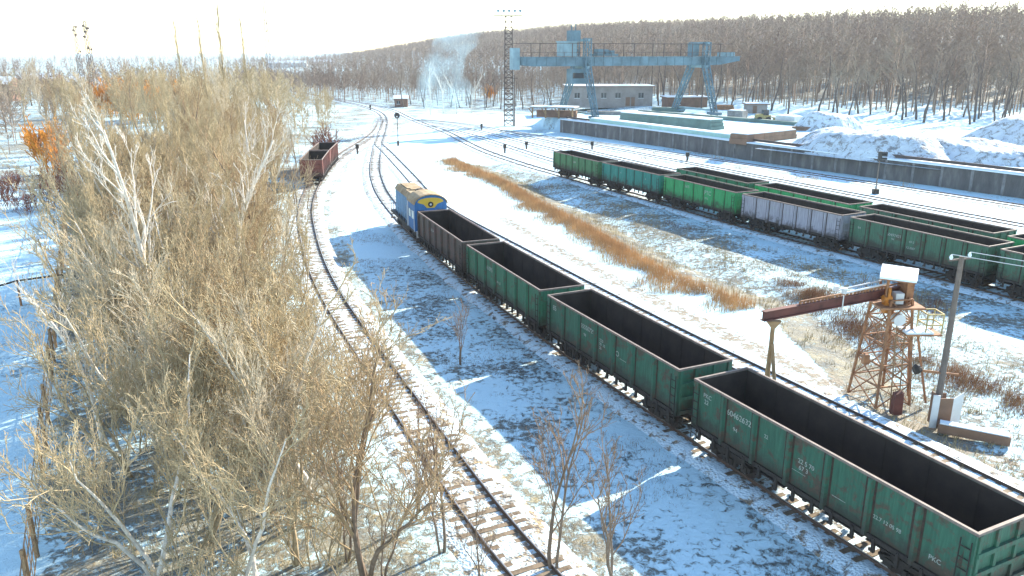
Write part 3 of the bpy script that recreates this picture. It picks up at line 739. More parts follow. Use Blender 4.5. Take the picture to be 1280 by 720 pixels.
def build_crane():
    # local frame: x along the bridge (away to the right), y across, z up; stands in the yard
    L0 = np.array([15.8, 190.0]); R0 = np.array([45.5, 202.5]); an = math.atan2(*(R0-L0)[::-1]); span = float(np.hypot(*(R0-L0)))
    t = thing('gantry_crane', 'large pale blue gantry crane spanning the yard, cabin by its left legs', 'crane', (L0[0], L0[1], 2.6), an)
    zb, zt = 11.6, 13.5
    for y, nm in ((-1.7, 'girder'), (1.7, 'girder')):
        mb = MB()
        mb.prism([(-15.5, zb+.4), (-15.5, zt), (span+10.5, zt), (span+10.5, zt-.9), (span+5, zb+.1), (span+3, zb), (-13, zb)], y-.45, y+.45)
        mb.box(-15.6, span+10.6, y-.6, y+.6, zt+.002, zt+.14)
        for x in np.arange(-14.5, span+4, 2.4): mb.box(x-.06, x+.06, y-.6, y+.6, zb+.15, zt-.002)
        link(nm, mb.mesh(nm, M['crane']), t)
    for i, xl in enumerate((0, span)):
        for s in (-1, 1):
            mb = MB(); lattice_leg(mb, (xl+(0 if s < 0 else -1.2), s*7.5, .8), (xl, s*2.9, zb), 1.0, 1.3, 8, .22)
            lattice_leg(mb, (xl, s*2.9, zb), (xl, s*2.9, 17.6 if i == 0 else 16.9), 1.3, 1.3, 4, .19)
            link('leg', mb.mesh('leg', M['crane']), t)
            mb = MB(); mb.box(xl-.8, xl+.8, s*7.5-1.9, s*7.5+1.9, .25, .8)
            for yy in (-1.2, 1.2): mb.tube([(xl-.15, s*7.5+yy, .3), (xl+.15, s*7.5+yy, .3)], .32, 12)
            link('wheel_truck', mb.mesh('wheel_truck', M['crane']), t)
        for (yy, zz, ww) in ((7.5, 1.2, .45), (3.6, zb-.3, .6), (3.6, 17.2 if i == 0 else 16.7, .5)):
            mb = MB(); mb.bar((xl, -yy, zz), (xl, yy, zz), ww); link('cross_beam', mb.mesh('cross_beam', M['cranelight']), t)
    mb = MB()       # machinery cabin
    mb.box(-5.3, -2.2, -1.9, 1.9, zt+.25, zt+3.3); mb.box(-5.5, -2.0, -2.1, 2.1, zt+3.3, zt+3.5)
    link('machinery_cabin', mb.mesh('machinery_cabin', M['cranelight']), t)
    mb = MB(); mb.box(-3.2, -.9, -1.2, 1.2, zt+3.5, zt+5.8); mb.tube([(-2.6, 0, zt+5.8), (-2.6, 0, zt+6.9)], .16, 8); mb.tube([(-1.6, 0, zt+5.8), (-1.6, 0, zt+7.3)], .12, 8)
    link('winch_house', mb.mesh('winch_house', M['crane']), t)
    mb = MB(); mb.box(3.2, 8.6, -1.9, 1.9, zt+.3, zt+.75); mb.box(3.8, 5.4, -1, 1, zt+.75, zt+1.8); mb.tube([(6.2, -1, zt+1.2), (6.2, 1, zt+1.2)], .55, 14); mb.box(7.2, 8.2, -.8, .8, zt+.75, zt+1.5)
    link('trolley', mb.mesh('trolley', M['crane']), t)
    mb = MB(); mb.box(span-2.6, span-1, -1.2, 1.2, zt+.25, zt+2.9); mb.box(span-2.8, span+1.2, -1.4, 1.4, zt+2.9, zt+3.1); link('switch_cabin', mb.mesh('switch_cabin', M['crane']), t)
    mb = MB(); mb.box(-3.0, 1.2, -1.5, 1.3, zb-3.9, zb-.62); link('driver_cab', mb.mesh('driver_cab', M['crane']), t)
    mb = MB(); mb.box(-2.8, 1.0, -1.53, -1.503, zb-2.7, zb-1.5); link('cab_window', mb.mesh('cab_window', M['glass']), t)
    mb = MB()
    for s in (-1, 1):
        mb.bar((-16, s*2.4, zt+3.0), (span+8, s*2.4, zt+3.0), .09); mb.bar((-15.5, s*2.4, zt+1.1), (span+10, s*2.4, zt+1.1), .07)
        for x in np.arange(-11.5, span+9, 8.0): mb.bar((x, s*2.4, zt), (x, s*2.4, zt+3.0), .14)
        for x in np.arange(-15.5, span+10, 2.0): mb.bar((x, s*2.4, zt), (x, s*2.4, zt+1.1), .06)
    link('railing', mb.mesh('railing', M['mast']), t)
    mb = MB(); mb.box(-17.3, -15.7, -1, 1, zt-2.6, zt+2.0); link('end_cabin', mb.mesh('end_cabin', M['cranelight']), t)
    mb = MB()
    for x in (span+6.2, span+8, span+9.6): mb.box(x-.5, x+.5, -.6, .6, zt+.15, zt+1.1)
    link('end_boxes', mb.mesh('end_boxes', M['cranelight']), t)
build_crane()

def building(name, label, cat, x, y, rot, L, W, H, wallm, z=2.6, roof_over=.5, snow=True, windows=(), doors=(), kind='flat', slab=None):
    t = thing(name, label, cat, (x, y, z), rot)
    mb = MB(); mb.box(-L/2, L/2, -W/2, W/2, -.5, H); wl = link('wall', mb.mesh('wall', wallm), t)
    mb = MB(); o = roof_over
    if kind == 'flat': mb.box(-L/2-o, L/2+o, -W/2-o, W/2+o, H+.003, H+.25)
    else: mb.prismx([(-W/2-o, H+.003), (W/2+o, H+.003), (0, H+W*.28)], -L/2-o, L/2+o)
    r = link('roof', mb.mesh('roof', slab or M['brickred']), t)
    if snow:
        mb = MB()
        if kind == 'flat': mb.box(-L/2-o+.1, L/2+o-.1, -W/2-o+.1, W/2+o-.1, H+.253, H+.42)
        else: mb.prismx([(-W/2-o, H+.06), (W/2+o, H+.06), (0, H+W*.28+.12)], -L/2-o+.1, L/2+o-.1)
        link('roof_snow', mb.mesh('roof_snow', M['snow']), r)
    for (a, b, z0, z1) in windows:
        mb = MB(); mb.box(a, b, -W/2-.03, -W/2-.003, z0, z1); wd = link('window', mb.mesh('window', M['glass']), t)
        mb = MB(); mb.box(a-.1, b+.1, -W/2-.08, -W/2-.003, z0-.14, z0-.01); mb.bar(((a+b)/2, -W/2-.045, z0), ((a+b)/2, -W/2-.045, z1), .07); link('frame', mb.mesh('frame', M['white']), wd)
    for (a, b, z1) in doors:
        mb = MB(); mb.box(a, b, -W/2-.04, -W/2-.003, 0, z1); link('door', mb.mesh('door', M['brownblock']), t)
    return t
building('workshop', 'long grey workshop with snowy flat roof behind the gantry crane', 'building', 27.5, 236, .02, 24, 10, 5.2, M['brick'], windows=[(-10,-8.6,2.2,3.6),(-6.5,-5.1,2.2,3.6),(-2.5,-1.1,2.2,3.6),(1.5,2.9,2.2,3.6),(8,9.4,2.2,3.6)], doors=[(4.4,5.6,2.4),(6,7,2.4)])
building('shed', 'low brown shed with snowy roof right of the grey workshop', 'building', 47.5, 226, .1, 11, 6, 2.6, M['brickred'], windows=[(-3,-2,1,1.9)], doors=[(2,3,2)])
building('store_hut', 'small grey flat-roofed hut beside the right crane leg', 'building', 61, 205, -.1, 5, 4, 2.1, M['brick'], doors=[(-1,0,1.8)])
building('track_hut', 'small dark brown hut with snowy roof at the far track junction', 'building', -36.2, 268, .1, 4.2, 3.5, 2.6, M['brickred'], z=0, windows=[(-1.4,-.4,1,1.9)], doors=[(.6,1.5,1.9)], kind='gable')
# loading platform canopy left of the crane
def build_canopy():
    x, y = G(690, 147, 2.6); t = thing('loading_canopy', 'low flat canopy on brown posts at the left end of the yard', 'canopy', (x, y, 2.6), -.35)
    mb = MB(); mb.box(-4.8, 6, -2.2, 2.2, 2.3, 2.5); r = link('roof', mb.mesh('roof', M['concrete']), t)
    mb = MB(); mb.box(-4.7, 5.9, -2.1, 2.1, 2.503, 2.65); link('roof_snow', mb.mesh('roof_snow', M['snow']), r)
    for xx in (-4.2, -1, 2.2, 5.4):
        mb = MB(); mb.bar((xx, -1.8, 0), (xx, -1.8, 2.3), .3); link('post', mb.mesh('post', M['rustwood']), t)
        mb = MB(); mb.bar((xx-1.0, -1.8, 2.25), (xx, -1.8, .9), .18); link('brace', mb.mesh('brace', M['rustwood']), t)
    mb = MB(); mb.box(-4, 5.6, .6, 1.8, 0, 1.6); link('back_wall', mb.mesh('back_wall', M['brickred']), t)
build_canopy()
# long stacked slabs in the yard
def slab_stack(name, label, cat, a, b, W, H, mat, snow=True, layers=2, z=2.6):
    a = Vector((a[0], a[1], z)); b = Vector((b[0], b[1], z)); d = b-a; L = d.length; c = (a+b)/2
    t = thing(name, label, cat, tuple(c), math.atan2(d.y, d.x)); h = H/layers
    for k in range(layers):
        mb = MB(); mb.box(-L/2+.15*k, L/2-.2*k, -W/2+.05*k, W/2-.05*k, k*h+.02-(.2 if k == 0 else 0), (k+1)*h)
        for x in np.arange(-L/2+2, L/2-1, 3.0): mb.box(x-.05, x+.05, -W/2+.05*k-.04, -W/2+.05*k+.0, k*h+.05, (k+1)*h-.05)
        link('layer', mb.mesh('layer', mat), t)
    if snow:
        mb = MB(); mb.box(-L/2+.3, L/2-.4, -W/2+.12, W/2-.1, H+.003, H+.17); link('snow_cover', mb.mesh('snow_cover', M['snow']), t)
    return t
slab_stack('slab_stack', 'long low grey-green stack of slabs in the middle of the yard', 'slab stack', G(782, 151, 2.6), G(897, 162, 2.6), 4.0, 1.9, M['greenblock'], True, 3)
slab_stack('panel_row', 'pale green snowy panels laid in a long row behind the wall', 'panels', G(742, 153, 2.6), G(918, 175, 2.6), 2.2, .9, M['palegreen'], True, 1)
slab_stack('board_stack', 'low brown box stack with snow on top between the wall and the white heaps', 'boards', G(922, 179, 2.6), G(985, 172, 2.6), 3.5, 1.5, M['brownblock'], True, 2)
slab_stack('far_board_stack', 'thin dark green strip of boards lying behind the grey-green stack', 'boards', G(800, 141, 2.6), G(1000, 157, 2.6), 1.5, .7, M['greenblock'], False, 1)
slab_stack('concrete_block', 'pale grey concrete block near the yellow loader', 'block', G(912, 147, 2.6), G(931, 148, 2.6), 3, 1.7, M['concrete'], True, 1)
slab_stack('white_container', 'snow-white container right of the yellow loader', 'container', G(974, 153, 2.6), G(998, 155, 2.6), 3, 1.5, M['white'], True, 1)
def build_loader():
    x, y = G(954, 152, 2.6); t = thing('wheel_loader', 'small yellow wheel loader parked in the yard', 'loader', (x, y, 2.6), .1)
    mb = MB(); mb.box(-1.8, 1.4, -.7, .7, .7, 1.4); mb.prism([(-1.8,1.4),(-.4,1.4),(-.4,1.7),(-1.7,1.6)], -.6, .6); link('body', mb.mesh('body', M['yellow']), t)
    mb = MB(); mb.box(-.3, .9, -.6, .6, 1.4, 2.5); link('cab', mb.mesh('cab', M['glass']), t)
    mb = MB(); mb.bar((1.2, -.4, 1.2), (2.6, -.4, .5), .2); mb.prism([(2.5,.1),(3.4,.1),(3.0,.5),(2.6,.9)], -1, 1); link('bucket', mb.mesh('bucket', M['yellow']), t)
    for xx in (-1.2, .8):
        for s in (-1, 1):
            mb = MB(); mb.tube([(xx, s*.7, .55), (xx, s*1.05, .55)], .55, 16); link('wheel', mb.mesh('wheel', M['black']), t)
build_loader()

# snow heaps: heightfields with ragged tops
def heap(name, label, cx, cy, rx, ry, h, rot, seed, z=2.55, mat=None):
    n = 84; u = np.linspace(-1, 1, n); U, V = np.meshgrid(u, u); R = np.sqrt(U**2+V**2)
    ca, sa = math.cos(rot), math.sin(rot)
    X = U*rx*ca-V*ry*sa; Y = U*rx*sa+V*ry*ca
    rr = R*(1+.18*vnoise(U*3, V*3, 1.2, seed))
    prof = ss(np.clip((1-rr)*1.9, 0, 1), 0, 1)
    Z = h*prof*(1+.35*vnoise(X, Y, .32, seed+1))+.3*np.abs(vnoise(X*.5, Y, .9, seed+2))*ss(prof, 0, .3)+.2*np.abs(vnoise(X*1.6+Y*.5, Y*.5, 2.4, seed+3))*ss(prof, 0, .2)+.12*NR.rand(n, n)*ss(prof, 0, .3)-.25*(prof <= .02)
    i = (np.arange(n-1)[:, None]*n+np.arange(n-1)[None]).ravel()
    o = link(name, np_mesh(name, np.c_[X.ravel(), Y.ravel(), Z.ravel()], np.c_[i, i+1, i+n+1, i+n], mat or M['heap'], True), None, (cx, cy, z))
    tag(o, label, 'snow heap', 'snow-covered heaps behind the wall')
def mat_heap():
    m, t, n, l, b = new_mat('snow_over_gravel')
    geo = n.new('ShaderNodeNewGeometry').outputs['Position']
    nf = noise(t, geo, .9, 7, .78, .8)
    mk = sstep(t, nf, .50, .60)
    g = ramp(t, noise(t, geo, 3, 3, .6), [(.3, (.05, .045, .04)), (.7, (.20, .15, .11))])
    l.new(mixc(t, math_(t, 'MULTIPLY', mk, .75), (.74, .85, .92), g), b.inputs['Base Color'])
    b.inputs['Roughness'].default_value = .8; bump(t, nf, 1.0, .6, b); return m
M['heap'] = mat_heap()
heap('snow_heap', 'broad snow-covered gravel heap rising behind the wall, left of the highest one', 55.5, 124, 15, 9, 3.0, -.95, 11)
heap('snow_heap', 'highest snow heap, cut by the right edge of the photo', 85, 124, 17, 11, 4.4, -.5, 21)
heap('snow_heap', 'small rounded snow mound behind the brown box stack', 63, 162, 8, 6, 2.6, .2, 31)
heap('snow_heap', 'low snowy bank linking the two big heaps', 68, 116, 12, 7, 2.0, -.9, 41)

# ------------------------------------------------------------------ jib / loading gantry on the lattice tower
def build_jib():
    bx, by = 12.0, 35.2; tx, ty = 19.3, 38.9
    t = thing('inspection_gantry', 'rusty lattice tower carrying a dark red beam that reaches towards the train', 'gantry', (0, 0, 0))
    hz = 5.95
    d = Vector((tx-bx, ty-by, 0)).normalized(); n = Vector((d.y, -d.x, 0))
    mb = MB()      # I beam
    a = Vector((bx, by, hz))-d*.5; b = Vector((tx, ty, hz))+d*.6
    mb.bar(a+Vector((0,0,-.0)), b, .28, .05); mb.bar(a-Vector((0,0,.42)), b-Vector((0,0,.42)), .28, .05); mb.bar(a-Vector((0,0,.21)), b-Vector((0,0,.21)), .06, .37)
    link('red_beam', mb.mesh('red_beam', M['redbeam']), t)
    mb = MB(); r_ = random.Random(4)
    for k in range(26):
        q = a.lerp(b, .25+.026*k); mb.bar(q+Vector((0,0,.03)), q+Vector((r_.uniform(-.05,.05), 0, .16)), .09)
    mb.bar(a.lerp(b, .25)+Vector((0,0,.17)), b+Vector((0,0,.17)), .07); link('cable_tray', mb.mesh('cable_tray', M['rust']), t)
    c = Vector((bx, by, 0))+d*.2
    for q, nm in ((c, 'leg'), (c+n*1.5-d*.5, 'leg'), (c-n*1.2+d*1.0, 'leg')):
        mb = MB(); mb.tube([tuple(q), tuple(c+Vector((0,0,4.3))+(q-c)*.05)], [.09,.09], 8)
        if q is c: mb.tube([(c.x, c.y, 4.2), (c.x, c.y, hz-.55)], .11, 8); mb.prism([(c.x-.35,hz-.54),(c.x+.35,hz-.54),(c.x,hz-1.0)], c.y-.12, c.y+.12)
        link(nm, mb.mesh(nm, M['rustwood']), t)
    # tower
    F0 = [Vector((17.9,39.3,0)), Vector((18.5,37.3,0)), Vector((20.4,37.7,0)), Vector((20.0,39.9,0))]
    cx = sum((f for f in F0), Vector())/4
    F1 = [Vector((cx.x+(f.x-cx.x)*.62, cx.y+(f.y-cx.y)*.62, 5.6)) for f in F0]
    nlev = 5; mb = MB()
    for f0, f1 in zip(F0, F1):
        m2 = MB(); m2.bar(f0, f1, .11); link('leg', m2.mesh('leg', M['rust']), t)
    for k in range(nlev):
        for i in range(4):
            j = (i+1) % 4
            p = F0[i].lerp(F1[i], k/nlev); q = F0[j].lerp(F1[j], (k+1)/nlev); p2 = F0[j].lerp(F1[j], k/nlev); q2 = F0[i].lerp(F1[i], (k+1)/nlev)
            mb.bar(p, q, .05); mb.bar(p2, q2, .05); mb.bar(q2, q, .06)
    link('bracing', mb.mesh('bracing', M['rust']), t)
    # ladder with steps inside / beside
    mb = MB(); l0 = Vector((19.3, 37.0, 0)); l1 = Vector((19.5, 37.9, 4.3)); sd_ = Vector((.24, .05, 0))
    mb.bar(l0-sd_, l1-sd_, .05); mb.bar(l0+sd_, l1+sd_, .05)
    for k in range(14): q = l0.lerp(l1, (k+.5)/14); mb.bar(q-sd_, q+sd_, .035)
    link('ladder', mb.mesh('ladder', M['rustwood']), t)
    # side stair frame to the right with small platform and yellow cage
    S0 = [Vector((21.4,38.0,0)), Vector((20.9,38.9,0))]; top = Vector((20.5,38.2,3.9))
    for s_ in S0:
        mb = MB(); mb.bar(s_, top+(s_-S0[0])*.4, .09); link('strut', mb.mesh('strut', M['rust']), t)
    mb = MB(); mb.box(19.5, 21.3, 37.3, 38.4, 3.9, 3.98); link('side_platform', mb.mesh('side_platform', M['rust']), t)
    mb = MB(); mb.box(19.55, 20.9, 37.35, 38.35, 3.983, 4.08); link('platform_snow', mb.mesh('platform_snow', M['snow']), t)
    mb = MB()
    cg = [(20.5,37.4),(21.3,37.4),(21.3,38.3),(20.5,38.3)]
    for z in (4.45, 5.0):
        for i in range(4): mb.bar((*cg[i], z), (*cg[(i+1)%4], z), .06)
    for q in cg: mb.bar((*q, 4.0), (*q, 5.0), .055)
    link('yellow_cage', mb.mesh('yellow_cage', M['yellow']), t)
    # deck, cabinet, hoist, roof
    mb = MB(); mb.box(18.2, 20.4, 37.5, 39.6, 5.2, 5.3); link('deck', mb.mesh('deck', M['rust']), t)
    mb = MB(); mb.box(19.75, 20.1, 38.3, 39.4, 5.3, 6.6); link('cabinet', mb.mesh('cabinet', M['rust']), t)
    for q in ((18.6,38.0), (18.9,39.4)):
        mb = MB(); mb.bar((*q,5.3), (*q,6.7), .1); link('roof_post', mb.mesh('roof_post', M['rust']), t)
    mb = MB(); mb.box(18.55, 18.85, 37.9, 38.3, 4.9, 5.5); mb.tube([(18.5,38.1,5.6), (18.9,38.1,5.6)], .2, 12); mb.box(18.6, 18.8, 37.95, 38.2, 5.7, 6.2); link('hoist', mb.mesh('hoist', M['orange']), t)
    mb = MB(); mb.box(19.1, 19.5, 38.0, 38.5, 5.35, 5.9); link('motor', mb.mesh('motor', M['white']), t)
    mb = MB(); mb.tube([(19.3,37.7,4.6),(19.3,38.1,4.6)], .3, 12); link('pulley', mb.mesh('pulley', M['white']), t)
    mb = MB()
    r0 = [(18.1,37.9,6.66),(19.6,37.2,6.62),(20.5,38.9,6.78),(19.0,39.7,6.84)]
    mb.add(r0+[(p[0],p[1],p[2]+.05) for p in r0], [(3,2,1,0),(4,5,6,7),(0,1,5,4),(1,2,6,5),(2,3,7,6),(3,0,4,7)]); rf = link('roof', mb.mesh('roof', M['rust']), t)
    mb = MB(); mb.add([(p[0],p[1],p[2]+.053) for p in r0]+[(p[0],p[1],p[2]+.16) for p in r0], [(3,2,1,0),(4,5,6,7),(0,1,5,4),(1,2,6,5),(2,3,7,6),(3,0,4,7)]); link('roof_snow', mb.mesh('roof_snow', M['snow']), rf)
    mb = MB(); mb.box(18.05, 18.35, 38.3, 38.6, 2.0, 2.5); link('junction_box', mb.mesh('junction_box', M['rust']), t)
    mb = MB(); mb.prism([(19.0,0),(19.5,0),(19.45,1.2),(19.05,1.1)], 36.55, 36.9); link('motor_housing', mb.mesh('motor_housing', M['redbeam']), t)
    # two pipes and lamps reaching back over the beam
    for k, off in enumerate((.25, .75)):
        mb = MB(); p = Vector((18.6, 39.2, 6.3))+n*off; mb.tube([p, p-d*3.2+Vector((0,0,-.1))], .045, 6)
        e = p-d*3.2+Vector((0,0,-.1)); mb.tube([e, e+Vector((0,0,.25))], .14, 8); mb.tube([e+Vector((0,0,-.1)), e+Vector((0,0,-1.1))], .03, 6); link('lamp_arm', mb.mesh('lamp_arm', M['white']), t)
build_jib()

# ------------------------------------------------------------------ utility pole with cabinet
def build_pole():
    x, y = 20.7, 35.7
    t = thing('utility_pole', 'grey-brown utility pole with open white metal cabinet round its foot, right of the lattice tower', 'utility pole', (x, y, 0))
    mb = MB(); mb.tube([(0,0,-.3),(0,0,8.4)], [.17,.11], 10); link('post', mb.mesh('post', M['pole']), t)
    mb = MB(); mb.bar((-.55,.0,8.2),(.55,.25,8.25), .08); link('crossarm', mb.mesh('crossarm', M['pole']), t)
    for k, q in enumerate(((-.5,-.02,8.25),(.48,.22,8.3))):
        mb = MB(); mb.tube([q, (q[0],q[1],q[2]+.1), (q[0],q[1],q[2]+.22)], [.05,.09,.04], 8); link('insulator', mb.mesh('insulator', M['snow']), t)
    mb = MB(); mb.tube([(-1.25,.1,2.75),(.75,-.05,2.55)], .05, 6); mb.bar((-1.1,.2,2.65),(.2,-.1,2.62), .07); link('bracket_arm', mb.mesh('bracket_arm', M['rust']), t)
    mb = MB(); mb.tube([(-1.35,.1,2.7),(-1.2,.1,2.8),(-1.0,.1,2.8)], [.2,.26,.12], 10); link('lamp', mb.mesh('lamp', M['steel']), t)
    mb = MB(); mb.add([(-.55,-.55,0),(-.25,-.6,0),(-.25,-.6,1.7),(-.55,-.55,1.7),(-.55,-.50,0),(-.25,-.55,0),(-.25,-.55,1.7),(-.55,-.50,1.7)], [(0,1,2,3),(7,6,5,4),(0,4,5,1),(3,2,6,7),(0,3,7,4),(1,5,6,2)]); link('cabinet_door', mb.mesh('cabinet_door', M['white']), t)
    mb = MB(); mb.box(-.25, .45, -.5, -.44, 0, 1.5); mb.box(-.27, -.22, -.5, .2, 0, 1.6); mb.box(-.25, .45, .15, .2, 0, 1.5); link('cabinet_back', mb.mesh('cabinet_back', M['brownblock']), t)
    mb = MB(); mb.add([(.45,-.45,0),(1.15,-.1,0),(1.15,-.1,1.65),(.45,-.45,1.45),(.45,-.40,0),(1.15,-.05,0),(1.15,-.05,1.65),(.45,-.40,1.45)], [(0,1,2,3),(7,6,5,4),(0,4,5,1),(3,2,6,7),(0,3,7,4),(1,5,6,2)]); link('cabinet_door', mb.mesh('cabinet_door', M['white']), t)
    st = thing('timber_beam', 'long brown timber beam with snow lying at the foot of the cabinet', 'beam', (x, y, 0))
    mb = MB(); mb.bar((-.3,-.85,.22),(2.3,-2.3,.22), .5, .44); link('beam', mb.mesh('beam', M['brownblock']), st)
    mb = MB(); mb.bar((-.25,-.87,.475),(2.25,-2.27,.475), .42, .06); link('beam_snow', mb.mesh('beam_snow', M['snow']), st)
    w1 = thing('overhead_wires', 'two thin wires running from the utility pole out past the right edge', 'wires', (x, y, 0))
    for q in ((-.5,-.02,8.5),(.48,.22,8.55)):
        mb = MB(); e = Vector((34, -17, .3)); pts = [Vector(q)+e*f-Vector((0,0,1.1*math.sin(math.pi*f))) for f in np.linspace(0, 1, 16)]; mb.tube(pts, .018, 4); link('wire', mb.mesh('wire', M['white']), w1)
build_pole()

def signal(x, y, h, label, disc=True, arm=False):
    t = thing('railway_signal', label, 'signal', (x, y, 0))
    mb = MB(); mb.tube([(0,0,-.1),(0,0,h)], [.09,.07], 8); link('post', mb.mesh('post', M['pole'] if arm else M['mast']), t)
    mb = MB()
    if arm:
        mb.box(-.3, .12, -.35, -.05, h-.9, h+.25); link('signal_head', mb.mesh('signal_head', M['black']), t)
        for z in (h-.62, h-.2, h+.08):
            mb = MB(); mb.tube([(.1,-.2,z),(.75,-.3,z-.02)], [.14,.16], 10); link('hood', mb.mesh('hood', M['black']), t)
        mb = MB(); mb.box(-.35, .35, -.3, .3, -.05, .6); link('relay_box', mb.mesh('relay_box', M['steel']), t)
    else:
        mb.tube([(0,-.1,h-.1),(0,-.16,h-.1)], .55, 18); link('background_plate', mb.mesh('plate', M['black']), t)
        for z in (h+.12, h-.3):
            mb = MB(); mb.tube([(0,-.17,z),(0,-.4,z)], .14, 12); link('lens_hood', mb.mesh('hood', M['white' if z < h else 'steel']), t)
        mb = MB(); mb.box(-.2, .2, -.2, .2, 0, .9); link('relay_box', mb.mesh('relay_box', M['mast']), t)
signal(-21.9, 155.5, 5.8, 'tall signal with round dark disc between the two diverging tracks')
signal(46.4, 101.4, 5.1, 'slim signal mast with dark lamp head in front of the long wall', arm=True)
for i, (px, py, lb) in enumerate([(447, 192, 'short dark marker post left of the curved double track'), (463, 138, 'short post at the far junction near the end of the tree belt'), (602, 163, 'small dark point-machine post on the far upper tracks'), (631, 191, 'small dark post between the rail lines, lower of two by the front wagon'), (658, 187, 'small dark post left of the grass-green wagon'), (740, 187, 'small dark post behind the grass-green wagon'), (852+7, 202, 'small bushy marker post near the start of the rear wagon row')]):
    x, y = G(px, py); h = 1.5 if i < 2 else 1.35
    t = thing('marker_post', lb, 'post', (x, y, 0)); mb = MB(); mb.box(-.16, .16, -.16, .16, -.1, h); link('post', mb.mesh('post', M['mast']), t)
    mb = MB(); mb.box(-.28, .28, -.2, .2, h*.62, h+.15); link('head', mb.mesh('head', M['steel']), t)

# lattice floodlight mast
def lattice_mast(name, label, x, y, z, h, w0, w1, mat, th, nseg, plat=True, extra=None):
    t = thing(name, label, 'mast', (x, y, z)); mb = MB(); lattice_leg(mb, (0,0,0), (0,0,h), w0, w1, nseg, th); link('lattice', mb.mesh('lattice', mat), t)
    if plat:
        mb = MB(); mb.box(-w1*2.2, w1*2, -w1*1.2, w1*1.2, h, h+.15); 
        for xx in (-w1*2.2, -w1, 0, w1, w1*2): mb.bar((xx, -w1*1.2, h), (xx, -w1*1.2, h+1.1), .07)
        mb.bar((-w1*2.2, -w1*1.2, h+1.1), (w1*2, -w1*1.2, h+1.1), .07)
        link('platform', mb.mesh('platform', mat), t)
        for k in range(5):
            mb = MB(); xx = -w1*1.5+k*w1*.8; mb.tube([(xx, -w1*1.25, h+1.2), (xx, -w1*1.25-.35, h+1.1)], [.2,.38], 10); link('floodlight', mb.mesh('floodlight', M['cranelight']), t)
    return t
lattice_mast('floodlight_mast', 'tall rusty lattice floodlight mast with lamp platform left of the gantry crane', -.8, 198, 0, 25.3, 2.2, 1.6, M['mast'], .22, 20)
x, y = G(643, 158); t = thing('thin_pole', 'thin dark pole standing just right of the floodlight mast', 'pole', (x, y, 0)); mb = MB(); mb.tube([(0,0,0),(0,0,12)], [.15,.1], 8); mb.bar((-.8,0,11.2),(.8,0,11.2), .1); link('post', mb.mesh('post', M['mast']), t)
def comm_mast(label, x, y, h, w0, nant, seed, dishes=True):
    t = thing('communications_mast', label, 'mast', (x, y, 0)); mb = MB(); lattice_leg(mb, (0,0,0), (0,0,h), w0, w0*.35, 26, .12*w0/2); mb.bar((0,0,h), (0,0,h+4), .1); link('lattice', mb.mesh('lattice', M['mast']), t)
    r_ = random.Random(seed)
    for k in range(nant):
        z = h*r_.uniform(.62, 1.0); a = r_.uniform(0, 6.28); q = Vector((math.cos(a)*.9, math.sin(a)*.9, z)); mb = MB(); mb.tube([q, q+Vector((math.cos(a)*.4, math.sin(a)*.4, 0))], [.42, .36], 12); mb.bar((0,0,z), q, .12); link('dish_antenna', mb.mesh('dish', M['mast']), t)
lm = [('lattice radio mast with dark dish antennas, the taller one at upper left', 105, 290, 27.5, 2.2, 7, 1), ('faint thinner radio mast beside the taller one at upper left', 92, 330, 27.0, 2, 4, 2), ('distant lattice mast rising above the far end of the tree belt', 333, 520, 47, 3.0, 5, 3)]
for lb, px, d, h, w0, na, sd2 in lm: comm_mast(lb, (px-640)/1000*(d*.959-3), d, h, w0, na, sd2)

# ------------------------------------------------------------------ fence at the left edge of the belt, pipe barrier
def build_fence():
    P = smooth_path(FENCE, .5, 2); P = P[(P[:,1] > 14) & (P[:,1] < 106)]; d = np.r_[0, np.cumsum(np.hypot(*np.diff(P, axis=0).T))]
    t = thing('mesh_fence', 'long rusty mesh fence along the left side of the tree belt', 'fence')
    pts = [at_s(P, s) for s in np.arange(0, d[-1], 3.0)]
    for i, p in enumerate(pts):
        mb = MB(); mb.bar((0,0,-.1), (0,0,2.1), .12); link('fence_post', mb.mesh('fence_post', M['white' if i % 4 == 1 else 'rustwood']), t, (p[0], p[1], 0))
    mb = MB()
    for p, q in zip(pts[:-1], pts[1:]):
        for z in (.15, .75, 1.35, 1.95): mb.bar((*p, z), (*q, z), .035)
        n = 5
        for k in range(1, n):
            f = k/n; a = p+(q-p)*f; mb.bar((a[0], a[1], .15), (a[0], a[1], 1.95), .018)
    link('mesh_panels', mb.mesh('mesh_panels', M['rustwood']), t)
build_fence()
def build_pipe():
    t = thing('pipe_barrier', 'raised thin pipe on a short post across the blue-shadowed snow at left', 'pipe')
    a = G(21, 351, 1.8); e = G(82, 343, 1.8); b = G(-40, 368, 1.8)
    mb = MB(); mb.tube([(b[0], b[1], 1.8), (a[0], a[1], 1.8), (e[0], e[1], 1.8)], .07, 8); link('pipe', mb.mesh('pipe', M['steel']), t)
    mb = MB(); mb.tube([(a[0], a[1], -.1), (a[0], a[1], 1.8)], .08, 8); link('post', mb.mesh('post', M['rust']), t)
    mb = MB(); mb.tube([(b[0], b[1], -.1), (b[0], b[1], 1.8)], .08, 8); link('post', mb.mesh('post', M['rust']), t)
build_pipe()

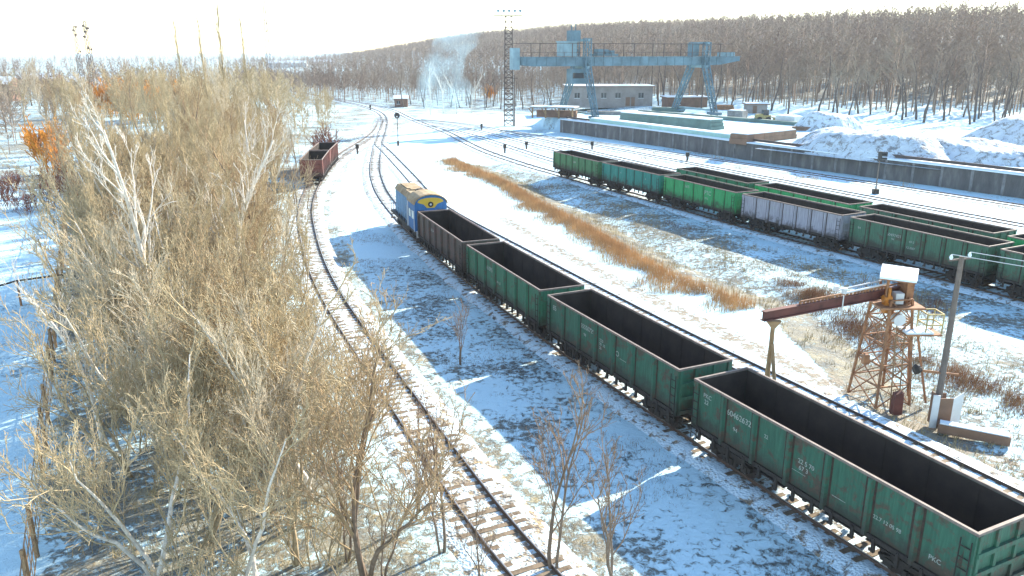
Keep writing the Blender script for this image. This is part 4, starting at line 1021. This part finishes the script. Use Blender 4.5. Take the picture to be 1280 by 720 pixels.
# ------------------------------------------------------------------ trees
def gen_tree(seed, H, r0, n1=13, n2=7, n3=6, n4=4, spread=.75, up=.35, first=.22, lens=(.42, .42, .42, .5), stems=1, tw=.013, wob=1.0):
    r_ = random.Random(seed); tr, cr = MB(), MB()
    def rv(): return Vector((r_.gauss(0,1), r_.gauss(0,1), r_.gauss(0,1)))
    def grow(p, d, L, r, lev):
        ns = (8, 5, 3, 2, 1)[lev]; sides = (6, 4, 4, 3, 3)[lev]
        pts = [p.copy()]; rad = [r]; dirs = [d]
        for i in range(ns):
            d = (d+rv()*(.10*wob, .13*wob, .16, .2, .1)[lev]+Vector((0,0,(.03, .10, .08, .05, 0)[lev]*up*3))).normalized()
            p = p+d*(L/ns); pts.append(p.copy()); dirs.append(d); rad.append(max(tw*.5, r*(1-(i+1)/ns*(.8 if lev < 3 else .65))))
        (tr if lev == 0 else cr).tube(pts, rad, sides, cap=(lev == 0))
        if lev >= 4: return
        cnt = (n1, n2, n3, n4)[lev]
        if lev == 1: cnt = max(3, int(cnt*L/(H*.4)+.5))
        for k in range(cnt):
            f = (first+(1-first)*(k+r_.random())/cnt) if lev == 0 else (.18+.82*(k+r_.random())/cnt)
            f = min(f, .99); i = min(ns-1, int(f*ns)); q = pts[i].lerp(pts[i+1], f*ns-i); dd = dirs[min(i+1, ns)]
            side = rv(); side = (side-dd*side.dot(dd)); side.normalize()
            ang = spread*r_.uniform(.7, 1.3)*(1 if lev else (1.15-.45*f))
            nd = (dd*math.cos(ang)+side*math.sin(ang)+Vector((0,0,up*.5))).normalized()
            rr = rad[i]*(.50 if lev == 0 else .55)
            if lev == 0: nl = H*lens[0]*(1.15-.75*f)*r_.uniform(.7, 1.2)
            else: nl = L*lens[lev]*(1.2-.5*f)*r_.uniform(.7, 1.25)
            grow(q, nd, nl, max(rr, (0, tw*2.2, tw*1.4, tw*1.0, tw*.75)[lev+1 if lev < 4 else 4]), lev+1)
    for s in range(stems):
        a = r_.uniform(0, 6.28); tilt = .05*wob if stems == 1 else r_.uniform(.12, .3)
        h = H*(1 if s == 0 else r_.uniform(.65, .95))
        grow(Vector((math.cos(a)*.15*s, math.sin(a)*.15*s, -.15)), Vector((math.cos(a)*tilt, math.sin(a)*tilt, 1)).normalized(), h*.93, r0*(1 if s == 0 else .8), 0)
    return tr, cr
def proto(seed, H, r0, bark, twig, **kw):
    tr, cr = gen_tree(seed, H, r0, **kw); return (tr.mesh('trunk', bark, True), cr.mesh('crown', twig, True), H)
BELT = [proto(100+i, 12.5, .15, M[('bark_belt','birch','bark_belt','bark_brown')[i % 4]] if i > 3 else M['bark_belt'], M[('twig_belt','twig_belt','twig_pale','twig_belt','twig_brownish','twig_pale','twig_belt','twig_brownish')[i]], spread=.50, up=.50, stems=1+(i % 3 == 0)+(i % 4 == 1), n1=14, n2=8, n3=6, n4=4, tw=.014, first=.12, wob=.8, lens=(.40, .45, .42, .5)) for i in range(8)]
OPEN = [proto(150+i, 10.5, .13, M[('bark_belt','birch','bark_belt','bark_brown')[i]], M[('twig_pale','twig_belt','twig_belt','twig_brownish')[i]], spread=.62, up=.42, stems=2+(i % 2), n1=11, n2=6, n3=5, n4=2, tw=.016, first=.15, wob=1.5, lens=(.46, .48, .45, .5)) for i in range(4)]
THIN = [proto(200+i, 6.5, .07, M['bark_brown'], M['twig_brown'], spread=.5, stems=2, n1=8, n2=5, n3=4, n4=2, tw=.010, up=.5) for i in range(3)]
BIRCH = [proto(300+i, 16, .22, M['birch'], M['birch'], spread=.5, n1=13, n2=5, n3=5, n4=3, tw=.014, first=.3, up=.5, lens=(.33,.42,.4,.5)) for i in range(2)]
POPLAR = [proto(400+i, 26, .2, M['bark_belt'], M['twig_belt'], spread=.5, n1=64, n2=9, n3=5, n4=0, tw=.022, first=.06, up=.8, lens=(.16,.45,.45,.5), wob=.12) for i in range(2)]
FARW = [proto(500+i, 15, .24, M['bark_far'], M['forest'], spread=.65, n1=11, n2=6, n3=5, n4=2, tw=.030, first=.42, lens=(.30,.42,.42,.5)) for i in range(4)]
DARKT = [proto(600+i, 13, .26, M['bark_brown'], M['twig_brown'], spread=.75, n1=11, n2=7, n3=5, n4=2, tw=.03, first=.25) for i in range(2)]
SHRUB = [proto(700+i, 3.2, .035, M['bark_belt'], M['twig_belt'], spread=.55, n1=5, n2=4, n3=4, n4=2, tw=.009, stems=7, first=.1, up=.4) for i in range(3)]
REDSH = [proto(720+i, 3.6, .04, M['redtwig'], M['redtwig'], spread=.6, n1=5, n2=4, n3=4, n4=2, tw=.016, stems=9, first=.1, up=.3) for i in range(2)]
ORSH = [proto(740+i, 5.0, .05, M['orangeleaf'], M['orangeleaf'], spread=.5, n1=9, n2=6, n3=5, n4=3, tw=.028, stems=10, first=.1, up=.3) for i in range(2)]
tree_n = 0
def tree(pr, x, y, H, label, group=None, cat='tree', name='bare_tree', rot=None, tilt=0):
    global tree_n
    tm, cm, H0 = pr; s = H/H0; z = gh(x, y)
    t = thing(name, label, cat, (x, y, z-.05), rnd.uniform(0, 6.28) if rot is None else rot, group); t.scale = (s, s, s)
    if tilt: t.rotation_euler = (rnd.uniform(-tilt, tilt), rnd.uniform(-tilt, tilt), t.rotation_euler.z)
    link('trunk', tm, t); link('crown', cm, t); tree_n += 1
    return t
def scatter(poly_fn, n, box, mind, seed):
    r_ = random.Random(seed); out = []; tries = 0
    while len(out) < n and tries < n*80:
        tries += 1; x = r_.uniform(box[0], box[1]); y = r_.uniform(box[2], box[3])
        if not poly_fn(x, y): continue
        md = mind(x, y) if callable(mind) else mind
        if any((x-a)**2+(y-b)**2 < md*md for a, b in out): continue
        out.append((x, y))
    return out
_fy = sorted(FENCE, key=lambda p: p[1]); _ty = sorted(T0_PTS, key=lambda p: p[1])
def fx(y): return float(np.interp(y, [p[1] for p in _fy], [p[0] for p in _fy]))
def tx0(y):
    if y > 200: return float(np.interp(y, [200, 240, 300], [-36, -47, -75]))
    return float(np.interp(y, [p[1] for p in _ty], [p[0] for p in _ty]))
def in_belt(x, y):
    m = 5.6 if y < 54 else (3.5 if y < 97 else (4.2 if y < 130 else 6.0))
    return fx(y)+(3.6 if y < 80 else 1.5) < x < tx0(y)-m
def look(c, H, lim): return ('tall ' if H > lim else 'shorter ')+c
def side_name(x, y):
    a, b = fx(y), tx0(y); f = (x-a)/(b-a)
    return 'along the fence side' if f < .33 else ('in the middle of the belt' if f < .62 else 'on the side facing the curved track')
for (x, y) in scatter(in_belt, 52, (-40, 0, 22, 60), 1.7, 11):
    H = rnd.uniform(7.5, 10.5)+ (y-25)*.07
    k = rnd.choice((0, 1, 2, 3, 0, 1, 2, 3, 4, 5, 6, 7)); ad = look(('whitish', 'khaki', 'khaki', 'brown', 'khaki', 'khaki', 'whitish', 'khaki')[k], H, 9.8)
    tree((OPEN+BELT[:4])[k], x, y, H, ad+' bare tree in the nearest stretch, '+side_name(x, y), ad+' near belt trees '+side_name(x, y), tilt=.06)
for (x, y) in scatter(in_belt, 88, (-70, -10, 58, 125), 2.5, 12):
    H = rnd.uniform(11, 14.5)*(1 if x < tx0(y)-10 else .78)
    pxx = 640+1000*x/(y*.96+4)
    if 112 < pxx < 222 and y > 66: H *= .58
    k = rnd.randrange(len(BELT)); ad = look(('khaki', 'khaki', 'whitish', 'khaki', 'brown', 'whitish', 'khaki', 'brown')[k], H, 11.8)
    tree(BELT[k], x, y, H, ad+' bare tree level with the red wagons, '+side_name(x, y), ad+' mid-distance belt trees '+side_name(x, y), tilt=.05)
for (x, y) in scatter(lambda x, y: (fx(y) if y < 200 else -150+(y-200)*-.3) < x < tx0(y)-6, 50, (-150, -30, 125, 260), 4.0, 13):
    H = rnd.uniform(10.5, 15.5)*(1 if x < tx0(y)-18 else .66)
    sn = side_name(x, y) if y < 200 else 'at its far end'; tree(rnd.choice(BELT), x, y, H, 'pale bare tree beyond the red wagons, '+sn, 'distant belt trees '+sn)
for (px, py, H, pr, lb) in [(215, 480, 16.0, 0, 'tall white-barked birch leaning over the left tree belt, its top near the orange bush'), (300, 430, 14.5, 1, 'white-barked birch in the middle of the left tree belt'), (130, 560, 9.5, 1, 'slender pale birch near the fence at lower left'), (330, 330, 13.5, 0, 'thin white birch far back in the left belt')]:
    x, y = G(px, py); tree(BIRCH[pr], x, y, H, lb, name='birch_tree', tilt=.06)
for i, (x, y) in enumerate(scatter(lambda x, y: fx(y)+2.2 < x < tx0(y)-4.2, 85, (-40, 0, 21, 85), 1.3, 21)):
    tree(rnd.choice(SHRUB), x, y, rnd.uniform(2.2, 4.2), ('low pale shrub of the nearest undergrowth, ' if y < 45 else 'low pale shrub of the undergrowth farther back, ')+side_name(x, y), 'undergrowth shrubs '+('near ' if y < 45 else 'farther back ')+side_name(x, y), cat='shrub', name='shrub')
# saplings in the open near the tracks
SAP = [(555, 690, 4.9, 'tall thin sapling standing just left of the near curved track'), (690, 715, 6.4, 'slender brown tree with forked top at bottom centre by the near rails'), (765, 735, 5.6, 'leaning brown sapling at bottom centre, right of the near track'), (520, 650, 3.6, 'wiry brown sapling on the snow left of the sleepers'),
       (575, 455, 3.4, 'thin twiggy sapling in the blue shadow beside the brown wagon'), (480, 720, 3.9, 'twiggy brown bush at the bottom edge, left of the near track'), (600, 740, 3.2, 'twiggy sapling growing over the near rails at the bottom edge'), (435, 700, 4.2, 'loose brown bush at the bottom edge beside the belt')]
SAP = [(a, b, h*1.22, l) for a, b, h, l in SAP]+[(384, 262, 6.0, 'thin bare tree standing in front of the nearer red wagon, left one'), (396, 250, 5.2, 'thin bare tree standing in front of the nearer red wagon, right one'), (370, 258, 7.0, 'taller bare tree just left of the nearer red wagon')]
for i, (px, py, H, lb) in enumerate(SAP):
    x, y = G(px, py); 
    tree(THIN[i % 3], x, y, H, lb, cat='sapling', name='sapling', tilt=.08)
# poplars
for (px, d, H, lb) in [(220, 150, 24.0, 'leftmost of the tall slim poplars rising above the belt'), (253, 155, 24.0, 'second tall slim poplar from the left above the belt'), (274, 150, 26.5, 'tallest slim poplar above the belt'), (302, 160, 24.5, 'rightmost of the four tall slim poplars above the belt')]:
    tree(rnd.choice(POPLAR), (px-640)/1000*(d*.959-1), d, H, lb, name='poplar_tree')
# trees left of the fence, far
LF = [(40, 132, 13, 0), (65, 125, 10, 1), (92, 128, 10, 0), (115, 152, 15, 1), (20, 128, 12, 1), (8, 165, 9, 0), (150, 130, 9, 0)]
for i, (px, py, H, k) in enumerate(LF):
    x, y = G(px, py); tree(DARKT[k], x, y, H, ['dark bare tree in the snowy field at far left, tallest left of the radio masts', 'slim dark bare tree in the far left field', 'dark bare tree beneath the faint radio mast', 'spreading dark-branched tree in front of the radio masts', 'dark bare tree nearest the left edge of the far field', 'low dark bare tree at the left edge of the photo', 'dark bare tree behind the orange willow'][i])
for (px, py, H, lb) in [(72, 218, 9.0, 'bright orange-twigged willow bush at the left edge'), (168, 150, 11.5, 'orange willow bush showing through the belt at upper left'), (138, 146, 11, 'pale orange willow bush farther back in the belt'), (198, 152, 11, 'orange willow bush behind the tall birch top'), (612, 128, 6.0, 'small orange-leaved tree left of the floodlight mast')]:
    x, y = G(px, py); tree(ORSH[rnd.randint(0, 1)], x, y, H, lb, cat='bush', name='willow_bush')
for i, (px, py) in enumerate([(10, 262), (35, 268), (60, 262), (85, 255), (20, 240), (50, 235), (80, 232), (-5, 250), (110, 240)]):
    x, y = G(px, py); tree(REDSH[i % 2], x, y, rnd.uniform(3.2, 4.6), 'dark reddish bush in the thicket behind the snowy patch at left', 'reddish thicket bushes', cat='bush', name='thicket_bush')
for (x, y, lb) in [(-31.5, 137, 'reddish twiggy bush right behind the farther red wagon'), (-33.5, 142, 'reddish twiggy bush left behind the farther red wagon')]:
    tree(REDSH[0], x, y, 5.5, lb, cat='bush', name='thicket_bush')
# ---- far forest on the rising ground: front rank individually, the mass as one object
def far_ok(x, y):
    d = float(edge_dist(x, y)); az = math.atan2(x, y)
    return 0 < d and -.20 < az < .60
front = scatter(lambda x, y: far_ok(x, y) and 0 < edge_dist(x, y) < 16, 74, (-40, 175, 120, 300), 3.0, 31)
for i, (x, y) in enumerate(front):
    if math.atan2(x, y) > .14: tree(FARW[i % 4], x, y, rnd.uniform(13, 17), 'brown-grey bare tree in the front rank of the forest edge beyond the yard', 'front rank of the forest')
    else: tree(FARW[i % 4], x, y, rnd.uniform(9, 13), 'brown-grey bare tree at the wood edge left of and behind the crane', 'wood edge behind the crane')
for (px, d, H, lb) in [(540, 232, 15, 'whitish birch in the blue smoke, leftmost'), (556, 238, 14, 'whitish birch in the middle of the blue smoke'), (572, 236, 13, 'whitish birch at the right side of the blue smoke'), (590, 240, 12, 'pale birch between the smoke and the orange tree'), (865, 225, 12, 'reddish bare tree behind the right crane leg')]:
    tree(BIRCH[rnd.randint(0, 1)] if d != 225 else DARKT[0], (px-640)/1000*d, d, H, lb, name='birch_tree' if d != 225 else 'bare_tree')
def mass(name, label, cat, pts, protos, hs, mat):
    """join many light trees into one mesh"""
    Vs, Fs, off = [], [], 0; r_ = np.random.RandomState(9)
    for (x, y), h in zip(pts, hs):
        V, F, H0 = protos[r_.randint(len(protos))]; s = h/H0; a = r_.uniform(0, 6.28); ca, sa = math.cos(a)*s, math.sin(a)*s
        W = np.empty_like(V); W[:,0] = V[:,0]*ca-V[:,1]*sa+x; W[:,1] = V[:,0]*sa+V[:,1]*ca+y; W[:,2] = V[:,2]*s+gh(x, y)
        Vs.append(W); Fs.append(F+off); off += len(V)
    tag(link(name, np_mesh(name, np.concatenate(Vs), np.concatenate(Fs), mat)), label, cat, kind='stuff')
def light_tree(seed, H, ntw, first=.4, wid=.10, R=.22, sh=1.0):
    """trunk as a thin 3-sided tube of tris, crown of many thin twig blades"""
    r_ = random.Random(seed); V, F = [], []
    def blade(p, q, w_):
        d = (q-p).normalized(); s = d.cross(Vector((r_.gauss(0,1), r_.gauss(0,1), r_.gauss(0,1)))).normalized()*w_; o = len(V)
        V.extend([tuple(p-s), tuple(p+s), tuple(q)]); F.append((o, o+1, o+2))
    def cone(p, q, w_):
        o = len(V); d = (q-p).normalized(); a = d.orthogonal().normalized(); b = d.cross(a)
        for k in range(3): an = k*2.094; V.append(tuple(p+(a*math.cos(an)+b*math.sin(an))*w_))
        V.append(tuple(q))
        for k in range(3): F.append((o+k, o+(k+1) % 3, o+3))
    top = Vector((r_.uniform(-.6,.6), r_.uniform(-.6,.6), H)); cone(Vector((0,0,-.6)), top, R)
    for i in range(16):
        f = first+(1-first)*i/16; p = top*f; a = r_.uniform(0, 6.28); L = H*.26*(1.2-.8*f)*r_.uniform(.8, 1.2)
        q = p+Vector((math.cos(a)*L*.8, math.sin(a)*L*.8, L*.75)); cone(p, q, R*.35)
        for j in range(int(ntw/16)):
            g = r_.uniform(.25, 1); b_ = p.lerp(q, g); l = L*r_.uniform(.25, .55); dr = ((q-p).normalized()+Vector((r_.gauss(0,.7), r_.gauss(0,.7), r_.gauss(.1,.5)))).normalized()
            blade(b_, b_+dr*l, wid*r_.uniform(.5, 1))
    return np.array(V), np.array(F), H
LT = [light_tree(800+i, 15, 480, wid=.07) for i in range(7)]
LT2 = [light_tree(830+i, 15, 110, wid=.22, first=.35, R=.26) for i in range(5)]
# stratified points over the hill
def forest_pts(rmin_d, rmax, step, seed, d0=14, d1=1e9):
    r_ = np.random.RandomState(seed); out = []
    yy = np.arange(150, rmax, step)
    for y in yy:
        x0, x1 = -.33*y, .70*y
        for x in np.arange(x0, x1, step):
            px, py = x+r_.uniform(-.45, .45)*step, y+r_.uniform(-.45, .45)*step; d = float(edge_dist(px, py))
            if d0 < d < d1 and math.hypot(px, py) < rmax: out.append((px, py))
    return out
fr = np.random.RandomState(4); fp = [p for p in forest_pts(0, 600, 4.3, 3, 14, 120) if fr.rand() < .85]
mass('forest', 'brown-grey bare forest rising up the slope behind the yard', 'forest', fp, LT, (fr.uniform(10.5, 16, len(fp))+1.6*vnoise(np.array([p[0] for p in fp]), np.array([p[1] for p in fp]), .08, 55)+(fr.rand(len(fp)) > .93)*3.5)*np.array([.58+.42*float(ss(math.atan2(p[0], p[1]), .0, .25)) for p in fp]), M['forest'])
fp = [p for p in forest_pts(0, 1250, 7.6, 5, 118) if fr.rand() < .12+.88*ss(math.atan2(p[0], p[1]), -.27, -.12)]
mass('far_forest', 'hazy distant wooded ridge along the skyline', 'forest', fp, LT2, fr.uniform(13, 18, len(fp))*np.array([.6+.4*float(ss(math.atan2(p[0], p[1]), -.2, .1)) for p in fp]), M['forest'])
def clear_of_willow(x, y):
    px = 640+1000*x/(y*.96+4)
    return not (20 < px < 215 and y < 190 and not (px > 110 and y < 120))
KH = [light_tree(860+i, 13, 420, first=.18, wid=.06, R=.14) for i in range(5)]
bp_ = scatter(lambda x, y: clear_of_willow(x, y) and (fx(y)-3 if y < 200 else -125) < x < tx0(y)-7, 190, (-130, -30, 118, 330), 2.6, 77)
mass('belt_far_trees', 'dense tangle of pale bare trees filling the far part of the left belt', 'trees', bp_, KH, [rnd.uniform(9, 13.5)*(1 if p[0] < tx0(p[1])-18 else .62) for p in bp_], M['twig_belt'])
lf_ = scatter(lambda x, y: clear_of_willow(x, y) and x < fx(min(y, 205))-5 and math.atan2(x, y) > -.68, 330, (-330, -45, 104, 420), 3.5, 78)
mass('left_field_trees', 'thin brown trees and scrub scattered over the field left of the belt', 'trees', lf_, KH, [rnd.uniform(5, 11) for p in lf_], M['forest'])
# far woods and scattered trees on the flat, left horizon
pl = []
for k in range(1500):
    az = fr.uniform(-.66, -.15); r_ = fr.uniform(230, 1700)
    x, y = math.sin(az)*r_, math.cos(az)*r_
    if vnoise(np.array(x), np.array(y), .018, 6) > -.25 and not (az > -.22 and r_ < 330): pl.append((x, y))
mass('distant_woods', 'scattered bluish woods and hedges on the flat horizon at upper left', 'woods', pl, LT2, fr.uniform(7, 12, len(pl)), M['forest'])
for (px, d, L, H, lb, m_) in [(130, 330, 14, 4, 'white-walled long house behind the tree belt at upper left', 'white'), (112, 380, 12, 4, 'small pale house left of the white one', 'brick'), (365, 900, 40, 5, 'distant long white building on the horizon above the belt', 'white'), (410, 1000, 30, 5, 'distant low building on the horizon nearest the wooded hill', 'white'), (8, 300, 9, 6, 'pinkish block at the far left edge', 'brickred'), (60, 420, 16, 4, 'grey roofed house between the far left trees', 'brick')]:
    building('house', lb, 'house', (px-640)/1000*d*.98, d, 0.1, L, 9, H, M[m_], z=0, windows=[(-L*.3, -L*.3+1.2, 1.2, 2.6), (L*.1, L*.1+1.2, 1.2, 2.6)], kind='gable')
for (py, x0, x1, lb) in [(102, -10, 60, 'long pale fence line across the far left field, upper'), (115, -10, 45, 'pale fence line across the far left field, lower')]:
    a = G(x0, py); b = G(x1, py-1); t = thing('field_fence', lb, 'fence'); mb = MB()
    mb.bar((a[0], a[1], 1.2), (b[0], b[1], 1.2), .12, .9); link('boards', mb.mesh('boards', M['concrete']), t)
    for f in np.linspace(0, 1, 9):
        mb = MB(); x, y = a[0]+(b[0]-a[0])*f, a[1]+(b[1]-a[1])*f; mb.bar((x, y, -.2), (x, y, 1.9), .2); link('fence_post', mb.mesh('fence_post', M['concrete']), t)

# ------------------------------------------------------------------ dry grass, reeds, weeds
def blades(name, label, pts, hs, w_, lean, mat, per=1, cat='dry grass', spread=.25, seed=1):
    r_ = np.random.RandomState(seed); P = np.repeat(np.array(pts), per, 0); H = np.repeat(np.array(hs), per)*r_.uniform(.5, 1.1, len(P))
    n = len(P); P = P+r_.normal(0, spread, (n, 2)); Z = ground_h(P[:,0], P[:,1]); a = r_.uniform(0, 6.28, n); th = np.abs(r_.normal(0, lean, n)); b = r_.uniform(0, 6.28, n)
    base = np.c_[P, Z-.03]; tip = base+np.c_[np.cos(b)*np.sin(th)*H, np.sin(b)*np.sin(th)*H, np.cos(th)*H+.03]
    s = np.c_[np.cos(a), np.sin(a), 0*a]*(w_/2)
    V = np.stack([base-s, base+s, tip], 1).reshape(-1, 3); F = np.arange(3*n).reshape(-1, 3)
    tag(link(name, np_mesh(name, V, F, mat)), label, cat, kind='stuff')
r_ = np.random.RandomState(12)
RP = smooth_path(REED[::-1], .25, 2); T_, N_ = path_frames(RP)
k = r_.randint(0, len(RP), 8500); off = r_.gamma(1.7, .85, len(k))*(1+.3*np.sin(k*.05)+.25*np.sin(k*.017+1))
keep = (vnoise(RP[k][:,0], RP[k][:,1], .8, 33)+1.2-off*.33) > .05; k = k[keep]; off = off[keep]
pts = RP[k]-N_[k]*off[:,None]
blades('reeds', 'band of tan dry reeds running diagonally between the two wagon rows', pts, r_.uniform(.45, 1.15, len(pts)), .04, .3, M['reed'], 4, 'reeds', .22, 2)
def inzone(n, box, fn, seed):
    r = np.random.RandomState(seed); X = r.uniform(box[0], box[1], n); Y = r.uniform(box[2], box[3], n); ok = fn(X, Y); return np.c_[X, Y][ok]
def clump(P, sc, seed, thr): return P[vnoise(P[:,0], P[:,1], sc, seed)+.35*vnoise(P[:,0], P[:,1], sc*3.3, seed+1) > thr]
z1 = inzone(22000, (-12, 45, 28, 132), lambda X, Y: (side_line(X, Y, REED) > .3) & (side_line(X, Y, B_PTS[8:]) < -4.5), 3); z1 = clump(z1, .35, 4, -.2)
blades('bank_grass', 'straw and brown dry grass on the bank between the reeds and the front wagon row', z1, r_.uniform(.25, .6, len(z1)), .04, .5, M['drygrass'], 5, 'dry grass', .2, 5)
z2 = inzone(9000, (0, 45, 30, 110), lambda X, Y: (side_line(X, Y, REED) > 3) & (side_line(X, Y, B_PTS[8:]) < -5.5), 6); z2 = clump(z2, .22, 8, .38)
blades('brown_weeds', 'dark reddish-brown weeds in patches beside the front wagon row', z2, r_.uniform(.4, .8, len(z2)), .035, .45, M['redtwig'], 7, 'weeds', .25, 7)
z3 = inzone(26000, (-24, 16, 16, 80), lambda X, Y: (side_line(X, Y, T0_PTS[3:]) > 3.2) & (side_line(X, Y, A_PTS[8:]) < -2.2), 9); z3 = clump(z3, .55, 10, .05)
blades('shadow_weeds', 'sparse dark weeds poking through the blue-shadowed snow beside the train', z3, r_.uniform(.08, .28, len(z3)), .018, .8, M['weed'], 7, 'weeds', .14, 11)
def near_t0(X, Y):
    d = np.abs(side_line(X, Y, T0_PTS[3:])); return (d > 1.15) & (d < 3.2)
z4 = inzone(30000, (-34, 10, 16, 90), near_t0, 13); z4 = clump(z4, .5, 14, -.25)
blades('track_grass', 'straw grass tufts along both sides of the near curved track', z4, r_.uniform(.10, .30, len(z4)), .022, .6, M['drygrass'], 6, 'dry grass', .12, 15)
z8 = inzone(9000, (-34, 10, 16, 90), lambda X, Y: np.abs(side_line(X, Y, T0_PTS[3:])) < .95, 43)
blades('rail_grass', 'dry straw grass growing between the rails of the near curved track', z8, r_.uniform(.12, .26, len(z8)), .02, .8, M['drygrass'], 4, 'dry grass', .1, 45)
z5 = inzone(34000, (-62, 0, 20, 110), lambda X, Y: (side_line(X, Y, FENCE) > .3) & (side_line(X, Y, T0_PTS[3:]) < -2.5), 17); z5 = clump(z5, .4, 18, -.2)
blades('belt_undergrowth', 'dry brown grass covering the ground under the tree belt', z5, r_.uniform(.2, .6, len(z5)), .028, .6, M['drygrass'], 6, 'dry grass', .2, 19)
z6 = inzone(9000, (18, 75, 45, 150), lambda X, Y: (side_line(X, Y, T3_PTS[2:]) > 2.5) & (side_line(X, Y, WALL) < -2) & (np.abs(side_line(X, Y, T4_PTS)) > 2) & (np.abs(side_line(X, Y, T5_PTS)) > 2), 20); z6 = clump(z6, .3, 22, .55)
blades('far_tufts', 'tan tufts of grass between the far tracks and the wall', z6, r_.uniform(.4, .9, len(z6)), .06, .4, M['reed'], 6, 'dry grass', .25, 23)
z7 = inzone(5000, (-30, 28, 18, 120), lambda X, Y: ((side_line(X, Y, A_PTS[8:]) > 5.5) & (side_line(X, Y, REED) < -.5)) | ((side_line(X, Y, T0_PTS[3:]) > 3) & (side_line(X, Y, A_PTS[8:]) < -2.5) & (Y > 72)), 24); z7 = clump(z7, .45, 26, .62)
blades('sparse_tufts', 'scattered small grey-brown tufts on the open white snow', z7, r_.uniform(.1, .3, len(z7)), .03, .8, M['weed'], 7, 'dry grass', .2, 27)
bl = smooth_path([G(*p) for p in ((985, 345), (1060, 400), (1130, 440), (1200, 470), (1285, 512))], .3, 2)
kk = r_.randint(0, len(bl), 2600); z9 = bl[kk]+r_.normal(0, .85, (len(kk), 2)); z9 = clump(z9, .9, 51, -.1)
blades('rusty_brush', 'reddish-brown dry brush in a broken line behind the lattice tower and pole', z9, r_.uniform(.3, .75, len(z9)), .028, .55, M['rustybrush'], 6, 'brush', .25, 53)
for (px, py, L, W, H, mt, lb) in [(700, 143, 7, 2, .9, 'brownblock', 'short dark timber pile left of the left crane legs'), (757, 143, 9, 1.6, .8, 'concrete', 'low grey concrete beams right of the left crane legs'), (835, 139, 8, 2.5, 1.0, 'greenblock', 'small grey-green crate row before the low brown shed'), (1010, 163, 6, 1.4, .7, 'brownblock', 'low dark plank pile before the small snow mound'), (905, 137, 5, 2, 1.2, 'rust', 'rusty scrap pile beside the right crane leg')]:
    x, y = G(px, py, 2.6); slab_stack('timber_pile', lb, 'pile', (x-L/2, y+L*.12), (x+L/2, y-L*.12), W, H, M[mt], False, 2)
print('trees', tree_n)

# ------------------------------------------------------------------ haze and smoke
def vol_box(name, x0, x1, y0, y1, z0, z1, dens, col, aniso=.3, label=None):
    mb = MB(); mb.box(x0, x1, y0, y1, z0, z1)
    m = bpy.data.materials.new(name+'_air'); m.use_nodes = True; n = m.node_tree.nodes; n.clear()
    o = n.new('ShaderNodeOutputMaterial'); v = n.new('ShaderNodeVolumePrincipled')
    v.inputs['Color'].default_value = (*col, 1); v.inputs['Density'].default_value = dens; v.inputs['Anisotropy'].default_value = aniso
    m.node_tree.links.new(v.outputs[0], o.inputs['Volume'])
    tag(link(name, mb.mesh(name, m)), label, 'haze' if label else None, kind='stuff')
vol_box('haze', -1650, 1650, -70, 1900, -3, 52, .00012, (.84, .92, 1.0), .2, 'thin bluish winter haze over the whole yard')
def smoke():
    m = bpy.data.materials.new('blue_white_smoke'); m.use_nodes = True; nt = m.node_tree; n = nt.nodes; n.clear()
    o = n.new('ShaderNodeOutputMaterial'); v = n.new('ShaderNodeVolumePrincipled')
    v.inputs['Color'].default_value = (.55, .84, 1.0, 1)
    tc = n.new('ShaderNodeTexCoord').outputs['Object']
    f = noise(nt, tc, .16, 3, .6, .5)
    nt.links.new(math_(nt, 'MULTIPLY', sstep(nt, f, .36, .74), .075), v.inputs['Density'])
    nt.links.new(v.outputs[0], o.inputs['Volume'])
    rings = []; mb = MB(); n_ = 20
    prof = [(0, 3.5, -3, 0), (3, 7.0, -2, .5), (7, 8.0, -1, 0), (11, 6.5, -1.5, 0), (15, 5.8, -1, 0), (19, 6.4, 1, 0), (23, 6.5, 4, 0), (26, 4, 8, 0), (27, 1.2, 10, 0)]
    for (z, r, ox, oy) in prof:
        for i in range(n_):
            a = 2*math.pi*i/n_; rr = r*(1+.18*math.sin(3*a+z*.4)+.1*math.sin(5*a-z)); rings.append((ox+rr*math.cos(a), oy+rr*.8*math.sin(a), z))
    k = len(prof)
    fs = [(j*n_+i, j*n_+(i+1) % n_, (j+1)*n_+(i+1) % n_, (j+1)*n_+i) for j in range(k-1) for i in range(n_)]
    fs += [tuple(range(n_))[::-1], tuple(range((k-1)*n_, k*n_))]
    mb.add(rings, fs); me = mb.mesh('smoke', m, True)
    x = (563-640)/1000*225
    tag(link('smoke_plume', me, None, (x, 226, .5)), 'pale blue smoke plume rising among birches at the far junction', 'smoke', kind='stuff')
smoke()
